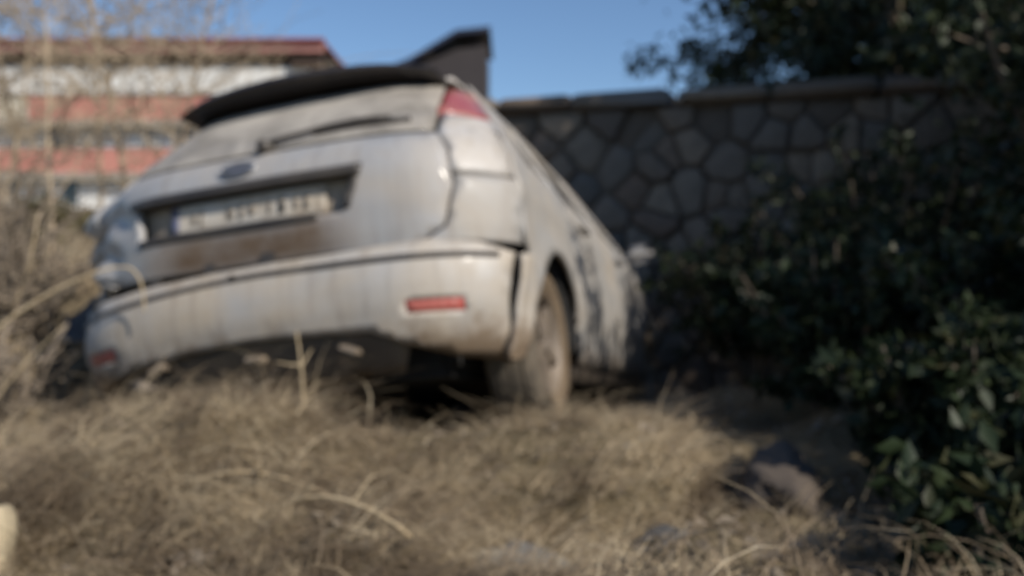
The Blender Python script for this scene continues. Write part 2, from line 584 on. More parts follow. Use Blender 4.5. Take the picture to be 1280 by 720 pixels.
def apartment():
    t = empty('apartment_block', (-23, 46, 4.0))
    tag(t, 'long apartment block with faded red balcony bands and dark red roof beyond the bare saplings', 'building')
    ox, oy, oz = -23, 46, 4.0

    def part(name, mat, boxes, parent=t, bev=0.0):
        mb = MB()
        for (x0, x1, y0, y1, z0, z1) in boxes:
            mb.box(((x0 + x1) / 2 - ox, (y0 + y1) / 2 - oy, (z0 + z1) / 2 - oz), (x1 - x0, y1 - y0, z1 - z0), bevel=bev)
        return mb.build(name, M[mat], parent)

    XL, XR, XT = -40.0, -10.0, -13.0
    Yf = 46.6          # wall plane behind the balconies
    bay = 3.0
    bays = [XR - bay * (i + 1) for i in range(10)]
    # wall: piers and bands round real window openings, storey by storey
    zs = [(3.3, 6.3, 4.55, 6.1), (6.3, 9.02, 7.1, 8.72), (9.02, 11.95, 9.9, 11.35)]
    for si, (z0, z1, w0, w1) in enumerate(zs):
        right = XR if si < 2 else XT
        bl = [b for b in bays if b + bay <= right + 0.01]
        boxes = []
        boxes.append((XL, right, Yf, Yf + 0.3, z0, w0))
        boxes.append((XL, right, Yf, Yf + 0.3, w1, z1))
        prev = right
        for b in bl:
            wx0, wx1 = b + 0.55, b + 2.25
            boxes.append((wx1, prev, Yf, Yf + 0.3, w0, w1))
            prev = wx0
        boxes.append((XL, prev, Yf, Yf + 0.3, w0, w1))
        boxes.append((right - 0.3, right, Yf + 0.3, Yf + 9, z0, z1))
        boxes.append((XL, right - 0.3, Yf + 8.7, Yf + 9, z0, z1))
        part('wall', 'white_wall', boxes)
        for j, b in enumerate(bl):
            wx0, wx1 = b + 0.55, b + 2.25
            fr = part('window', 'win_frame', [(wx0, wx1, Yf + .10, Yf + .18, w0, w0 + .07), (wx0, wx1, Yf + .10, Yf + .18, w1 - .07, w1),
                                              (wx0, wx0 + .07, Yf + .10, Yf + .18, w0 + .07, w1 - .07), (wx1 - .07, wx1, Yf + .10, Yf + .18, w0 + .07, w1 - .07),
                                              (wx0 + .82, wx0 + .88, Yf + .10, Yf + .18, w0 + .07, w1 - .07)])
            cur = (j + si) % 4 != 1
            part('pane', 'window_glass', [(wx0 + .07, wx1 - .07, Yf + .135, Yf + .15, w0 + .07, w1 - .07)], fr)
            if cur:
                part('curtain', 'curtain', [(wx0 + .08, (wx1 - .08 if j % 2 else wx0 + .80), Yf + .09, Yf + .098, w0 + .08, w1 - .08)], fr)
    # balcony slabs and parapets
    for si, z in enumerate((6.3, 9.02)):
        part('balcony_slab', 'concrete', [(XL, XR + .1, 45.95, Yf - .003, z - .42, z - .02)])
        for j, b in enumerate(bays):
            mt = 'pink'
            if (si == 1 and j in (5,)) or (si == 0 and j in (7,)):
                mt = 'cream'
            part('balcony_parapet', mt, [(b + .04, b + bay - .04, 46.0, 46.14, z - .02, z + 1.22)])
            part('coping', 'concrete', [(b, b + bay - .003, 45.96, 46.18, z + 1.223, z + 1.30)])
            part('balcony_pillar', 'concrete', [(b - .13, b + .13, 46.2, 46.46, z - .02, z + 2.32 if si == 0 else z + 2.93)])
    # white parapet of the top terrace
    part('terrace_parapet', 'white_wall', [(XL, XR - .4, 45.85, 45.95, 10.32, 11.68)])
    # roof: low pitch with standing ribs, fascia board and dark boarded eaves
    rx0, rx1 = XL - 1, -9.5
    part('eave_board', 'eave', [(rx0 + .1, rx1 - .1, 45.3, 57, 12.33, 12.45)])
    part('end_beam', 'eave', [(-11.3, -9.75, 45.5, 46.6, 11.62, 12.327)])
    part('roof_beam', 'eave', [(rx0 + .4, -11.4, 46.4, 46.7, 11.95, 12.327)])
    part('terrace_post', 'eave', [(-11.9, -11.65, 46.2, 46.45, 9.5, 11.94)])
    part('terrace_post', 'eave', [(-12.9, -12.65, 46.25, 46.5, 9.02, 11.94)])
    part('fascia_board', 'fascia', [(rx0, rx1, 45.2, 45.28, 12.30, 12.72)])
    mb = MB()
    z0, z1 = 12.72, 13.75
    v = [(rx0, 45.05, z0), (rx1, 45.05, z0), (rx1 - 1.6, 50, z1), (rx0, 50, z1), (rx1, 57.2, z0), (rx0, 57.2, z0)]
    v += [(a, b_, c + .12) for a, b_, c in v]
    mb.v = [(a - ox, b_ - oy, c - oz) for a, b_, c in v]
    mb.f = [(6, 7, 8, 9), (9, 8, 10, 11), (7, 10, 8), (0, 1, 7, 6), (1, 4, 10, 7), (4, 5, 11, 10), (5, 0, 6, 11), (0, 3, 2, 1), (3, 5, 4, 2), (1, 2, 4)]
    rf = mb.build('roof', M['roof_red'], t)
    mb = MB()
    x = rx0 + .3
    while x < rx1 - 1.8:
        mb.tube([(x - ox, 45.03 - oy, z0 + .13 - oz), (x - ox, 50 - oy, z1 + .13 - oz)], .05, 5)
        x += .42
    rb = mb.build('roof_rib', M['roof_red'], rf)
    rb['kind'] = 'stuff'
    part('gutter', 'roof_red', [(rx0, rx1 + .05, 44.93, 45.04, 12.78, 12.93)])
    part('chimney', 'concrete', [(-30.5, -29.7, 51, 51.8, 13.3, 15.0)], rf)


apartment()


def mono_house():
    t = empty('outhouse', (-2.4, 30, 2.5))
    tag(t, 'outhouse with steep dark navy single-pitch roof rising above the car roof', 'building')
    ox, oy, oz = -2.4, 30, 2.5
    navy = simple('navy_sheet', (0.012, 0.018, 0.045), (0.02, 0.024, 0.05), 2.0, 0.55)
    dark = wall_mat('dark_boards', (0.045, 0.038, 0.040), 0.3)  # plain dark board tone with mild random mottling
    # wall prism
    mb = MB()
    xl, xr = -4.0, -0.85
    pts = [(xl, 2.0), (xr, 2.0), (xr, 8.92), (-1.75, 8.82), (xl, 7.85)]
    for y in (30.0, 33.5):
        mb.v += [(x - ox, y - oy, z - oz) for x, z in pts]
    n = 5
    mb.f.append(tuple(range(n))); mb.f.append(tuple(range(n, 2 * n))[::-1])
    for i in range(n):
        j = (i + 1) % n
        mb.f.append((i, j, n + j, n + i))
    mb.build('wall', dark, t)
    rf = None
    prof = [(-4.35, 7.90), (-3.4, 8.25), (-2.4, 8.85), (-1.85, 9.18), (-0.72, 9.30)]
    for i in range(4):
        (x0, z0), (x1, z1) = prof[i], prof[i + 1]
        mb = MB()
        for y in (29.6, 33.9):
            mb.v += [(x0 - ox, y - oy, z0 - oz), (x1 - ox, y - oy, z1 - oz), (x1 - ox, y - oy, z1 + .14 - oz), (x0 - ox, y - oy, z0 + .14 - oz)]
        mb.f = [(0, 1, 2, 3), (7, 6, 5, 4), (0, 4, 5, 1), (3, 2, 6, 7), (0, 3, 7, 4), (1, 5, 6, 2)]
        mb.build('roof_sheet', navy, t)


mono_house()


# ------------------------------------------------------------------ the crashed car
WZ = [.10, .22, .30, .42, .56, .70, .85, .98, 1.06, 1.20, 1.40, 1.46, 1.6]
WW = [.78, .84, .875, .905, .92, .922, .912, .885, .845, .765, .645, .60, .56]


def hw(z):
    return interp(z, WZ, WW)


def yr(z):   # rear of tailgate and glass on the centre line
    return interp(z, [.40, .62, .70, .80, .92, 1.00, 1.06, 1.40], [.10, .075, .055, .045, .05, .075, .115, .47])


def yb(z):   # rear of bumper
    return interp(z, [.20, .26, .33, .43, .50, .56, .60, .64, .68], [.15, .09, .045, .005, -.005, .0, .012, .035, .07])


def dent(p):
    """crumpled left rear corner, crushed nose"""
    x, y, z = p
    q = Vector((x, y, z))
    d = math.sqrt(((x + .88) / .42) ** 2 + ((y - .25) / .6) ** 2 + ((z - .84) / .34) ** 2)
    g = sstep(1.25, 0.0, d)
    if g > 0:
        n1 = .45 - 1.7 * abs(noise.noise(Vector((x * 4.5 + z * 2.5, y * 4, z * 5 - x * 2))))
        n2 = .35 - 1.5 * abs(noise.noise(Vector((x * 11 + 4, y * 9, z * 9 + x * 5))))
        x += g * (-.085 + .07 * n1 + .035 * n2)
        y += g * (.10 + .12 * n1 + .05 * n2)
        z += g * (.03 * n2 - .015)
    # tired bodywork: slight waviness low on the gate
    y += .006 * noise.noise(Vector((x * 4, z * 5, 2.0)))
    if y > 3.45:
        k = sstep(3.45, 4.3, y)
        n1 = noise.noise(Vector((x * 4, y * 4, z * 4 + 9)))
        y -= k * (.22 + .10 * n1)
        z += k * (.05 * n1 + .03)
    return (x, y, z)


def rear_map(yfun, off=0.0):
    def f(a, b):
        w = hw(b)
        u = max(-1.0, min(1.0, a / w))
        y = yfun(b) + .045 * u * u + .25 * abs(u) ** 6
        return dent((a, y + off, b))
    return f


def plan(s):
    return interp(s, [0, 2.9, 3.4, 3.9, 4.15, 4.34], [1, 1, .985, .94, .86, .72])


def side_map(sgn, off=0.0):
    def f(a, b):
        x = hw(b) * plan(a)
        # a crease along the shoulder and rocker
        x += .010 * math.exp(-((b - .86) / .03) ** 2) - .012 * math.exp(-((b - .42) / .05) ** 2)
        # flared arches
        for c in (.80, 3.44):
            d = math.hypot(a - c, b - .31)
            x += .016 * sstep(.47, .37, d) * (1 if d > .3 else 0)
        return dent((sgn * (x - off), a, b))
    return f


def inside(pt, loop):
    x, y = pt
    c = False
    n = len(loop)
    j = n - 1
    for i in range(n):
        xi, yi = loop[i]
        xj, yj = loop[j]
        if (yi > y) != (yj > y) and x < (xj - xi) * (y - yi) / (yj - yi) + xi:
            c = not c
        j = i
    return c


def densify(loop, step):
    out = []
    n = len(loop)
    for i in range(n):
        a, b = loop[i], loop[(i + 1) % n]
        L = math.hypot(b[0] - a[0], b[1] - a[1])
        k = max(1, int(math.ceil(L / step)))
        for t in range(k):
            out.append((a[0] + (b[0] - a[0]) * t / k, a[1] + (b[1] - a[1]) * t / k))
    return out


CENTRE = Vector((0, 2.1, .75))


def panel(name, loop, fmap, mat, parent, step=.04, holes=(), thick=.02, out_hint=None):
    """a body panel: an outline (with holes) on a shaped surface, with its own thickness"""
    loops = [densify(loop, step)] + [densify(h, step) for h in holes]
    pts, edges = [], []
    for lp in loops:
        b = len(pts)
        pts += lp
        edges += [(b + i, b + (i + 1) % len(lp)) for i in range(len(lp))]
    nb = len(pts)
    xs = [p[0] for p in loops[0]]; zs = [p[1] for p in loops[0]]
    x0, x1, z0, z1 = min(xs), max(xs), min(zs), max(zs)
    barr = np.array(pts)
    i = 0
    z = z0 + step * .5
    while z < z1:
        x = x0 + step * (.5 if i % 2 else .0)
        while x < x1:
            if inside((x, z), loops[0]) and not any(inside((x, z), h) for h in loops[1:]):
                if ((barr[:, 0] - x) ** 2 + (barr[:, 1] - z) ** 2).min() > (.45 * step) ** 2:
                    pts.append((x, z))
            x += step
        z += step * .87
        i += 1
    vo, eo, fo, _, _, _ = delaunay_2d_cdt([Vector(p) for p in pts], edges, [], 0, 1e-6)
    fs = []
    for f in fo:
        c = sum((Vector(vo[k]) for k in f), Vector((0, 0))) / len(f)
        if inside(c, loops[0]) and not any(inside(c, h) for h in loops[1:]):
            fs.append(tuple(f))
    used = sorted({k for f in fs for k in f})
    rm = {k: i for i, k in enumerate(used)}
    v3 = [fmap(vo[k][0], vo[k][1]) for k in used]
    fs = [tuple(rm[k] for k in f) for f in fs]
    # orient outward
    s = 0.0
    for f in fs:
        a, b, c = (Vector(v3[k]) for k in f[:3])
        nrm = (b - a).cross(c - a)
        hint = Vector(out_hint) if out_hint is not None else ((a + b + c) / 3 - CENTRE)
        s += 1 if nrm.dot(hint) > 0 else -1
    if s < 0:
        fs = [f[::-1] for f in fs]
    me = bpy.data.meshes.new(name)
    me.from_pydata(v3, [], fs)
    me.update()
    me.polygons.foreach_set('use_smooth', [True] * len(me.polygons))
    o = link(name, me, mat, parent)
    md = o.modifiers.new('thickness', 'SOLIDIFY')
    md.thickness = thick
    md.offset = -1
    return o


def mirror(loop):
    return [(-a, b) for a, b in loop][::-1]


def arc(cx, cz, r, a0, a1, n=24):
    return [(cx + r * math.cos(math.radians(a0 + (a1 - a0) * i / n)), cz + r * math.sin(math.radians(a0 + (a1 - a0) * i / n))) for i in range(n + 1)]


def roof_z(s):
    return interp(s, [.40, .55, .9, 1.4, 1.8, 2.2, 2.4], [1.395, 1.415, 1.435, 1.45, 1.45, 1.435, 1.42])


def make_car():
    car = empty('crashed_car')
    car.matrix_world = CAR_M
    tag(car, 'silver hatchback, dusty and crashed, tail up in the dry scrub', 'car')
    RM = rear_map(yr)
    BMAP = rear_map(yb)

    # ---- tailgate with the number plate recess
    rec = [(-.47, .775), (.36, .775), (.415, .925), (-.51, .925)]
    gate = [(-.60, .635), (.60, .635), (.70, .70), (.735, .84), (.715, .97), (.665, 1.052), (-.665, 1.052), (-.715, .97), (-.735, .84), (-.70, .70)]
    tg = panel('tailgate', gate, RM, M['paint_gate'], car, .03, [rec], .025, (0, -1, 0))
    panel('plate_recess', [(-.51, .765), (.41, .765), (.45, .94), (-.55, .94)], rear_map(yr, .055), M['recess'], tg, .04, (), .01, (0, -1, 0))
    panel('handle_trim', [(-.515, .905), (.425, .905), (.435, .94), (-.525, .94)], rear_map(yr, -.014), M['black_trim'], tg, .025, (), .05, (0, -1, 0))
    panel('recess_trim', [(.36, .785), (.385, .785), (.425, .90), (.390, .90)], rear_map(yr, -.002), M['black_trim'], tg, .025, (), .04, (0, -1, 0))
    panel('recess_sill', [(-.48, .757), (.26, .757), (.27, .785), (-.48, .785)], rear_map(yr, -.004), M['black_trim'], tg, .025, (), .05, (0, -1, 0))
    pl = panel('number_plate', [(-.36, .790), (.28, .790), (.28, .897), (-.36, .897)], rear_map(yr, .036), M['plate'], tg, .03, (), .004, (0, -1, 0))
    panel('blue_band', [(-.358, .793), (-.322, .793), (-.322, .893), (-.358, .893)], rear_map(yr, .0335), M['plate_blue'], pl, .03, (), .002, (0, -1, 0))
    # worn, unreadable strokes on the plate
    for (a, b, w) in ((-.27, .012, .02), (-.235, .004, .014), (-.12, .014, .03), (-.07, .006, .018), (-.03, .016, .026), (.05, .01, .016), (.09, .004, .03), (.15, .014, .018), (.19, .008, .024)):
        panel('worn_stroke', [(a, .808 + b), (a + w, .808 + b), (a + w + .004, .878 - b), (a + .004, .878 - b)], rear_map(yr, .0335), M['plate_ink'], pl, .03, (), .002, (0, -1, 0))
    # oval badge
    ov = [(-.06 + .068 * math.cos(t * PI / 16), .995 + .027 * math.sin(t * PI / 16)) for t in range(32)]
    bd = panel('badge', ov, rear_map(yr, -.008), M['badge'], tg, .02, (), .012, (0, -1, 0))
    ov2 = [(-.06 + .076 * math.cos(t * PI / 16), .995 + .033 * math.sin(t * PI / 16)) for t in range(32)]
    panel('badge_rim', ov2, rear_map(yr, -.010), M['chrome'], bd, .02, [[(-.06 + (a + .06) * .9, .995 + (b - .995) * .84) for a, b in ov2]], .012, (0, -1, 0))
    # ---- rear window, wiper
    gl = panel('rear_window', [(-.655, 1.066), (.655, 1.066), (.635, 1.14), (.57, 1.385), (-.57, 1.385), (-.635, 1.14)], RM, M['rear_glass'], car, .05, (), .006, (0, -1, .5))
    wp = MB()
    wp.lathe([(-.045, .0), (-.045, .022), (-.01, .030), (.02, .030)], 14, 'y', (.03, yr(1.075) - .0, 1.078))
    wip = wp.build('wiper', M['black_trim'], gl, True)
    wp = MB()
    pts = [RM(.03 + t * .46, 1.085 + .055 * math.sin(t * 1.9)) for t in np.linspace(0, 1, 8)]
    pts = [(a, b - .028, c + .004) for a, b, c in pts]
    wp.tube(pts, [.011, .011, .010, .010, .009, .009, .008, .008], 6)
    pts = [RM(.20 + t * .36, 1.12 + .010 * t) for t in np.linspace(0, 1, 6)]
    wp.tube([(a, b - .016, c) for a, b, c in pts], .009, 5)
    wp.build('wiper_arm', M['black_trim'], gl, True)
    # ---- spoiler: thick arched lip over the glass
    mb = MB()
    n = 28
    prof_n = 0
    for i in range(n + 1):
        u = -1 + 2 * i / n
        x = .575 * u
        e = 1 - abs(u) ** 6
        yb_ = .33 + .08 * u * u + .04 * (1 - e)
        zc = 1.404 + .022 * (1 - u * u)
        th = .008 + .018 * (1 - abs(u) ** 3)
        sec = [(yb_, zc - th * .9), (yb_ - .012, zc - th * .2), (yb_, zc + th * .6), (yb_ + .10, zc + th), (.62, zc + .022), (.62, zc - .02), (yb_ + .16, zc - th * 1.1)]
        prof_n = len(sec)
        mb.v += [dent((x, a, b)) for a, b in sec]
    for i in range(n):
        for k in range(prof_n):
            k2 = (k + 1) % prof_n
            mb.f.append((i * prof_n + k, i * prof_n + k2, (i + 1) * prof_n + k2, (i + 1) * prof_n + k))
    mb.f.append(tuple(range(prof_n)))
    mb.f.append(tuple(n * prof_n + k for k in range(prof_n))[::-1])
    sp = mb.build('spoiler', M['spoiler'], car, autosmooth=40)
    # ---- tail lights: tall lamps beside the glass
    for sg in (1, -1):
        red = [(.622, 1.19), (.65, 1.18), (hw(1.18) * .992, 1.18), (hw(1.2) * .992, 1.2), (hw(1.37) * .985, 1.37), (.585, 1.37)]
        clr = [(.735, .885), (hw(.885) * .992, .885), (hw(.98) * .992, .98), (hw(1.17) * .992, 1.17), (.645, 1.17), (.672, 1.06), (.725, .99)]
        if sg < 0:
            red, clr = mirror(red), mirror(clr)
        tl = panel('tail_light', red, rear_map(yr, -.012), M['red_lens'], car, .03, (), .05, (0, -1, 0))
        panel('clear_lens', clr, rear_map(yr, -.008), M['clear_lens'], tl, .03, (), .05, (0, -1, 0))
        low = [(.615, .64), (hw(.64) * .985, .64), (hw(.76), .76), (hw(.875), .875), (.742, .875), (.742, .84), (.705, .695)]
        if sg < 0:
            low = mirror(low)
        panel('rear_corner', low, RM, M['paint'], car, .03, (), .02, (0, -1, 0))
    # ---- bumper, hanging a little on its left end
    def bumper_map(a, b):
        x, y, z = BMAP(a, b)
        k = sstep(.1, -.95, a)
        return (x - .015 * k, y + .02 * k, z - .06 * k - .012 * noise.noise(Vector((a * 3, 0, b))) * k)

    def bumper_off(off):
        def f(a, b):
            x, y, z = bumper_map(a, b)
            return (x, y + off, z)
        return f
    top = [(.90, .60), (.80, .635), (.66, .652), (.30, .628), (0, .622), (-.30, .628), (-.66, .645), (-.80, .63), (-.90, .595)]
    bot = [(-.88, .335), (-.70, .315), (-.50, .350), (0, .362), (.44, .352), (.56, .30), (.70, .255), (.84, .235)]
    holeR = [(.575, .398), (.755, .398), (.755, .442), (.575, .442)]
    holeL = mirror(holeR)
    bp = panel('bumper', top + bot, bumper_map, M['bumper'], car, .03, [holeR, holeL], .02, (0, -1, 0))
    for h in (holeR, holeL):
        panel('reflector', [(a * .998, b) for a, b in h], bumper_off(.004), M['reflector'], bp, .03, (), .02, (0, -1, 0))
    # rubbing strip groove, sill and lower valance
    panel('bumper_strip', [(-.86, .575), (.86, .578), (.86, .598), (-.86, .592)], bumper_off(-.006), M['under'], bp, .03, (), .012, (0, -1, 0))
    panel('lower_valance', [(-.86, .345), (-.70, .325), (-.5, .36), (0, .372), (.45, .362), (.56, .315), (.50, .22), (.3, .205), (-.3, .205), (-.84, .235)], bumper_off(.035), M['under'], bp, .035, (), .02, (0, -1, 0))
    for a in (-.40, .0, .36):
        MB().box((a, .06, .30), (.07, .05, .022), Matrix.Rotation(a, 3, 'Y'), bevel=.006).build('valance_clip', M['recess'], bp)
    # torn brackets showing in the gap above the bumper
    for a, w in ((-.70, .10), (-.42, .05), (-.18, .045), (.06, .06)):
        x, y, z = bumper_map(a, .63)
        MB().box((x, y + .05, z + .015), (w, .05, .055), bevel=.006).build('bumper_bracket', M['black_trim'], bp)
    # added black sheet standing in for the dark hollow on the left
    mb = MB()
    n1, n2 = 10, 5
    for i in range(n1 + 1):
        for j in range(n2 + 1):
            t, s = i / n1, j / n2
            x = -.83 - .34 * t - .03 * math.sin(5 * s)
            y = .34 + .16 * s + .05 * math.sin(7 * t)
            z = .60 - .02 * t + .10 * s * math.sin(2.2 * t + .4) + .03 * noise.noise(Vector((t * 5, s * 4, 1)))
            mb.v.append((x, y, z - .10 * (1 - s)))
    for i in range(n1):
        for j in range(n2):
            a = i * (n2 + 1) + j
            mb.f.append((a, a + 1, a + n2 + 2, a + n2 + 1))
    lin = mb.build('hollow_sheet', M['black_trim'], car, True)
    md = lin.modifiers.new('thickness', 'SOLIDIFY'); md.thickness = .012
    # ---- sides
    for sg in (1, -1):
        SM = side_map(sg)
        hint = (sg, 0, 0)

        def edge(z):
            return yr(z) + .295
        rear_edge = [(edge(z), z) for z in (.64, .76, .87)] + [(edge(z) + .004, z) for z in (.98, 1.06, 1.2, 1.33)]
        qwin = [(.70, 1.04), (1.13, 1.03), (1.13, 1.34), (.98, 1.345)]
        top_q = [(.70, roof_z(.7) - .008), (.9, roof_z(.9) - .008), (1.17, roof_z(1.17) - .008)]
        arch_r = arc(.80, .31, .365, 18, 162, 26)
        # outline, going round: rear edge up, roof line forward, door shut line down, arch back
        qp = rear_edge + top_q + [(1.185, 1.0), (1.19, .56), (arch_r[0][0] + .035, arch_r[0][1] + .03)] + arch_r + [(.43, .40), (.40, .64)]
        q = panel('quarter_panel', qp, SM, M['paint'], car, .04, [qwin], .02, hint)
        panel('quarter_window', qwin, side_map(sg, .008), M['glass'], q, .05, (), .006, hint)
        # bumper return beside the wheel
        br = [(.30, .60), (.43, .61), (.452, .43), (.44, .36), (.41, .24), (.28, .235)]
        panel('bumper_end', br, side_map(sg, -.004), M['bumper'], bp, .03, (), .02, hint)
        # doors
        w1 = [(1.24, 1.025), (2.06, 1.01), (2.06, 1.345), (1.24, 1.36)]
        d1 = [(1.195, 1.0), (1.195, roof_z(1.2) - .008), (1.7, roof_z(1.7) - .008), (2.115, roof_z(2.1) - .008), (2.115, .25), (1.32, .25), (1.20, .42), (1.20, .56)]
        dr = panel('rear_door', d1, SM, M['paint'], car, .05, [w1], .02, hint)
        panel('door_window', w1, side_map(sg, .008), M['glass'], dr, .06, (), .006, hint)
        x, y, z = SM(1.42, .90)
        MB().box((x + sg * .02, y, z), (.03, .20, .028), bevel=.008).build('door_handle', M['paint'], dr)
        w2 = [(2.18, 1.01), (2.97, .995), (2.92, 1.05), (2.40, 1.315), (2.18, 1.34)]
        d2 = [(2.121, .25), (2.121, roof_z(2.1) - .008), (2.42, 1.395), (3.04, 1.06), (3.12, .97), (3.12, .25)]
        df = panel('front_door', d2, SM, M['paint'], car, .05, [w2], .02, hint)
        panel('door_window', w2, side_map(sg, .008), M['glass'], df, .06, (), .006, hint)
        x, y, z = SM(2.34, .89)
        MB().box((x + sg * .02, y, z), (.03, .20, .028), bevel=.008).build('door_handle', M['paint'], df)
        x, y, z = SM(2.90, 1.0)
        MB().box((x + sg * .09, y, z + .02), (.18, .11, .12), bevel=.045).build('door_mirror', M['paint'], df, autosmooth=50)
        arch_f = arc(3.44, .31, .365, 18, 162, 26)
        fe = [(3.127, .97), (3.25, .99), (3.6, .95), (4.0, .87), (4.25, .74), (4.32, .55), (4.30, .24), (3.86, .24)] + arch_f + [(3.08 + .047, .40)]
        panel('front_wing', fe, SM, M['paint'], car, .05, (), .02, hint)
        panel('sill', [(1.25, .17), (3.06, .17), (3.06, .243), (1.25, .243)], side_map(sg, -.004), M['under'], car, .06, (), .03, hint)
        # wheels
        for wy, turn in ((.80, 0), (3.44, -.12)):
            wh = MB()
            wh.lathe([(-.085, .17), (-.085, .205), (.075, .205), (.085, .198), (.070, .185), (.03, .178), (.03, .0)], 40, 'x')
            for k in range(5):
                a = 2 * PI * k / 5
                R = Matrix.Rotation(a, 3, 'X')
                wh.box(R @ Vector((.055, 0, .11)), (.035, .055, .16), R, bevel=.008)
            wh.lathe([(.085, .0), (.085, .028), (.06, .036), (.03, .036)], 20, 'x')
            w = wh.build('wheel', M['rim'], car, autosmooth=35)
            ty = MB()
            prof = [(-.085, .200), (-.098, .225), (-.103, .262), (-.095, .295), (-.080, .310), (-.055, .3150), (-.052, .307), (-.044, .307), (-.041, .3155),
                    (-.004, .316), (-.003, .308), (.003, .308), (.004, .316), (.041, .3155), (.044, .307), (.052, .307), (.055, .315), (.080, .310), (.095, .295), (.103, .262), (.098, .225), (.085, .200)]
            ty.lathe(prof, 56, 'x', closed=True)
            t = ty.build('tyre', M['tyre'], w, autosmooth=35)
            w.location = (sg * .775, wy, .314)
            w.rotation_euler = (random.uniform(0, 6), 0, (0 if sg > 0 else PI) + turn)
    # ---- roof, windscreen, bonnet, nose
    def roof_map(a, s):
        e = roof_z(s)
        w = .612
        return dent((a, s, e + .055 * (1 - (a / w) ** 2)))
    panel('roof', [(-.60, .60), (.60, .60), (.612, 1.2), (.612, 2.1), (.60, 2.40), (-.60, 2.40), (-.612, 2.1), (-.612, 1.2)], roof_map, M['paint'], car, .08, (), .02, (0, 0, 1))
    MB().tube([(0, .95, 1.485), (0, .93, 1.52), (0, .70, 1.66)], [.018, .010, .003], 6).build('aerial', M['black_trim'], car, True)

    def screen_map(a, t):
        z = 1.425 + (1.0 - 1.425) * t
        s = 2.42 + .80 * t
        w = .60 + .18 * t
        x = a * w
        return dent((x, s - .10 * abs(a) ** 2.5 + .06, z + .05 * (1 - a * a) * (1 - t)))
    panel('windscreen', [(-.98, .0), (.98, .0), (.98, 1.0), (-.98, 1.0)], screen_map, M['glass'], car, .12, (), .006, (0, 1, .6))

    def bonnet_map(a, s):
        z = interp(s, [3.2, 3.6, 4.0, 4.25], [.995, .955, .885, .78])
        return dent((a * plan(s), s, z + .035 * (1 - (a / .8) ** 2) + .05 * math.exp(-((s - 3.75) / .10) ** 2) * (1 - .4 * abs(a))))
    panel('bonnet', [(-.80, 3.24), (.80, 3.24), (.80, 3.9), (.72, 4.22), (-.72, 4.22), (-.80, 3.9)], bonnet_map, M['paint'], car, .07, (), .02, (0, 0, 1))

    def nose_map(a, z):
        s = interp(z, [.2, .4, .6, .78], [4.26, 4.34, 4.33, 4.24])
        return dent((a, s - .30 * (abs(a) / .8) ** 3, z))
    panel('front_bumper', [(-.78, .22), (.78, .22), (.78, .62), (-.78, .62)], nose_map, M['bumper'], car, .07, [[(-.40, .36), (.40, .36), (.44, .50), (-.44, .50)]], .02, (0, 1, 0))
    for sg in (1, -1):
        hl = [(.42, .64), (.76, .64), (.74, .76), (.48, .73)]
        panel('headlight', hl if sg > 0 else mirror(hl), nose_map, M['clear_lens'], car, .04, (), .03, (0, 1, 0))
    panel('grille', [(-.41, .63), (.41, .63), (.44, .72), (-.44, .72)], nose_map, M['black_trim'], car, .05, (), .03, (0, 1, 0))
    # ---- inside and underneath
    mb = MB()
    mb.box((0, 2.12, .38), (1.24, 3.6, .36), bevel=.04)
    mb.box((0, .40, .62), (1.34, .30, .52), bevel=.04)
    mb.box((0, 3.55, .62), (1.20, .75, .40), bevel=.05)
    mb.build('underbody', M['dark_inside'], car)
    for sg in (1, -1):
        for wy in (.80, 3.44):
            mb = MB()
            for k in range(17):
                a = PI * k / 16
                for x in (.60, .885):
                    mb.v.append((sg * x, wy + .375 * math.cos(a), .31 + .375 * math.sin(a)))
            for k in range(16):
                mb.f.append((2 * k, 2 * k + 1, 2 * k + 3, 2 * k + 2))
            wl = mb.build('wheel_arch_liner', M['dark_inside'], car, True)
            md = wl.modifiers.new('thickness', 'SOLIDIFY'); md.thickness = .01
    mb = MB()
    mb.tube([(-.56, .80, .30), (.56, .80, .30)], .035, 10)
    mb.tube([(-.56, 3.44, .30), (.56, 3.44, .30)], .03, 10)
    mb.build('axle', M['exhaust'], car, True)
    mb = MB()
    mb.tube([(-.48, .60, .25), (-.48, .13, .25), (-.48, .05, .245)], .028, 12)
    mb.build('exhaust_pipe', M['exhaust'], car, True)
    mb = MB()
    mb.lathe([(-.30, .0), (-.30, .10), (.28, .10), (.28, .0)], 16, 'x', (-.1, .42, .27))
    mb.build('silencer', M['exhaust'], car, autosmooth=40)
    for sx in (-.36, .36):
        st = MB()
        st.box((sx, 2.15, .62), (.50, .52, .16), bevel=.05)
        st.box((sx, 1.86, .92), (.48, .14, .62), Matrix.Rotation(-.18, 3, 'X'), bevel=.05)
        st.box((sx, 1.78, 1.27), (.26, .09, .16), bevel=.04)
        st.build('front_seat', M['seat'], car, autosmooth=50)
    st = MB()
    st.box((0, 1.25, .62), (1.2, .50, .16), bevel=.05)
    st.box((0, .98, .88), (1.2, .14, .58), Matrix.Rotation(-.25, 3, 'X'), bevel=.05)
    for sx in (-.36, .36):
        st.box((sx, .90, 1.20), (.26, .08, .13), bevel=.035)
    st.build('rear_seat', M['seat'], car, autosmooth=50)
    MB().box((0, .62, 1.0), (1.36, .52, .03), bevel=.01).build('parcel_shelf', M['seat'], car)
    MB().box((0, 3.05, .92), (1.40, .35, .16), bevel=.06).build('dashboard', M['dark_inside'], car, autosmooth=50)
    return car


make_car()

# ------------------------------------------------------------------ stone wall the nose stands against
FWD = (CAR_M.to_3x3() @ Vector((0, 1, 0)))
FWD = Vector((FWD.x, FWD.y, 0)).normalized()
RGT = Vector((FWD.y, -FWD.x, 0))
NOSE = Vector(CAR_M @ Vector((0, 4.17, 0)))


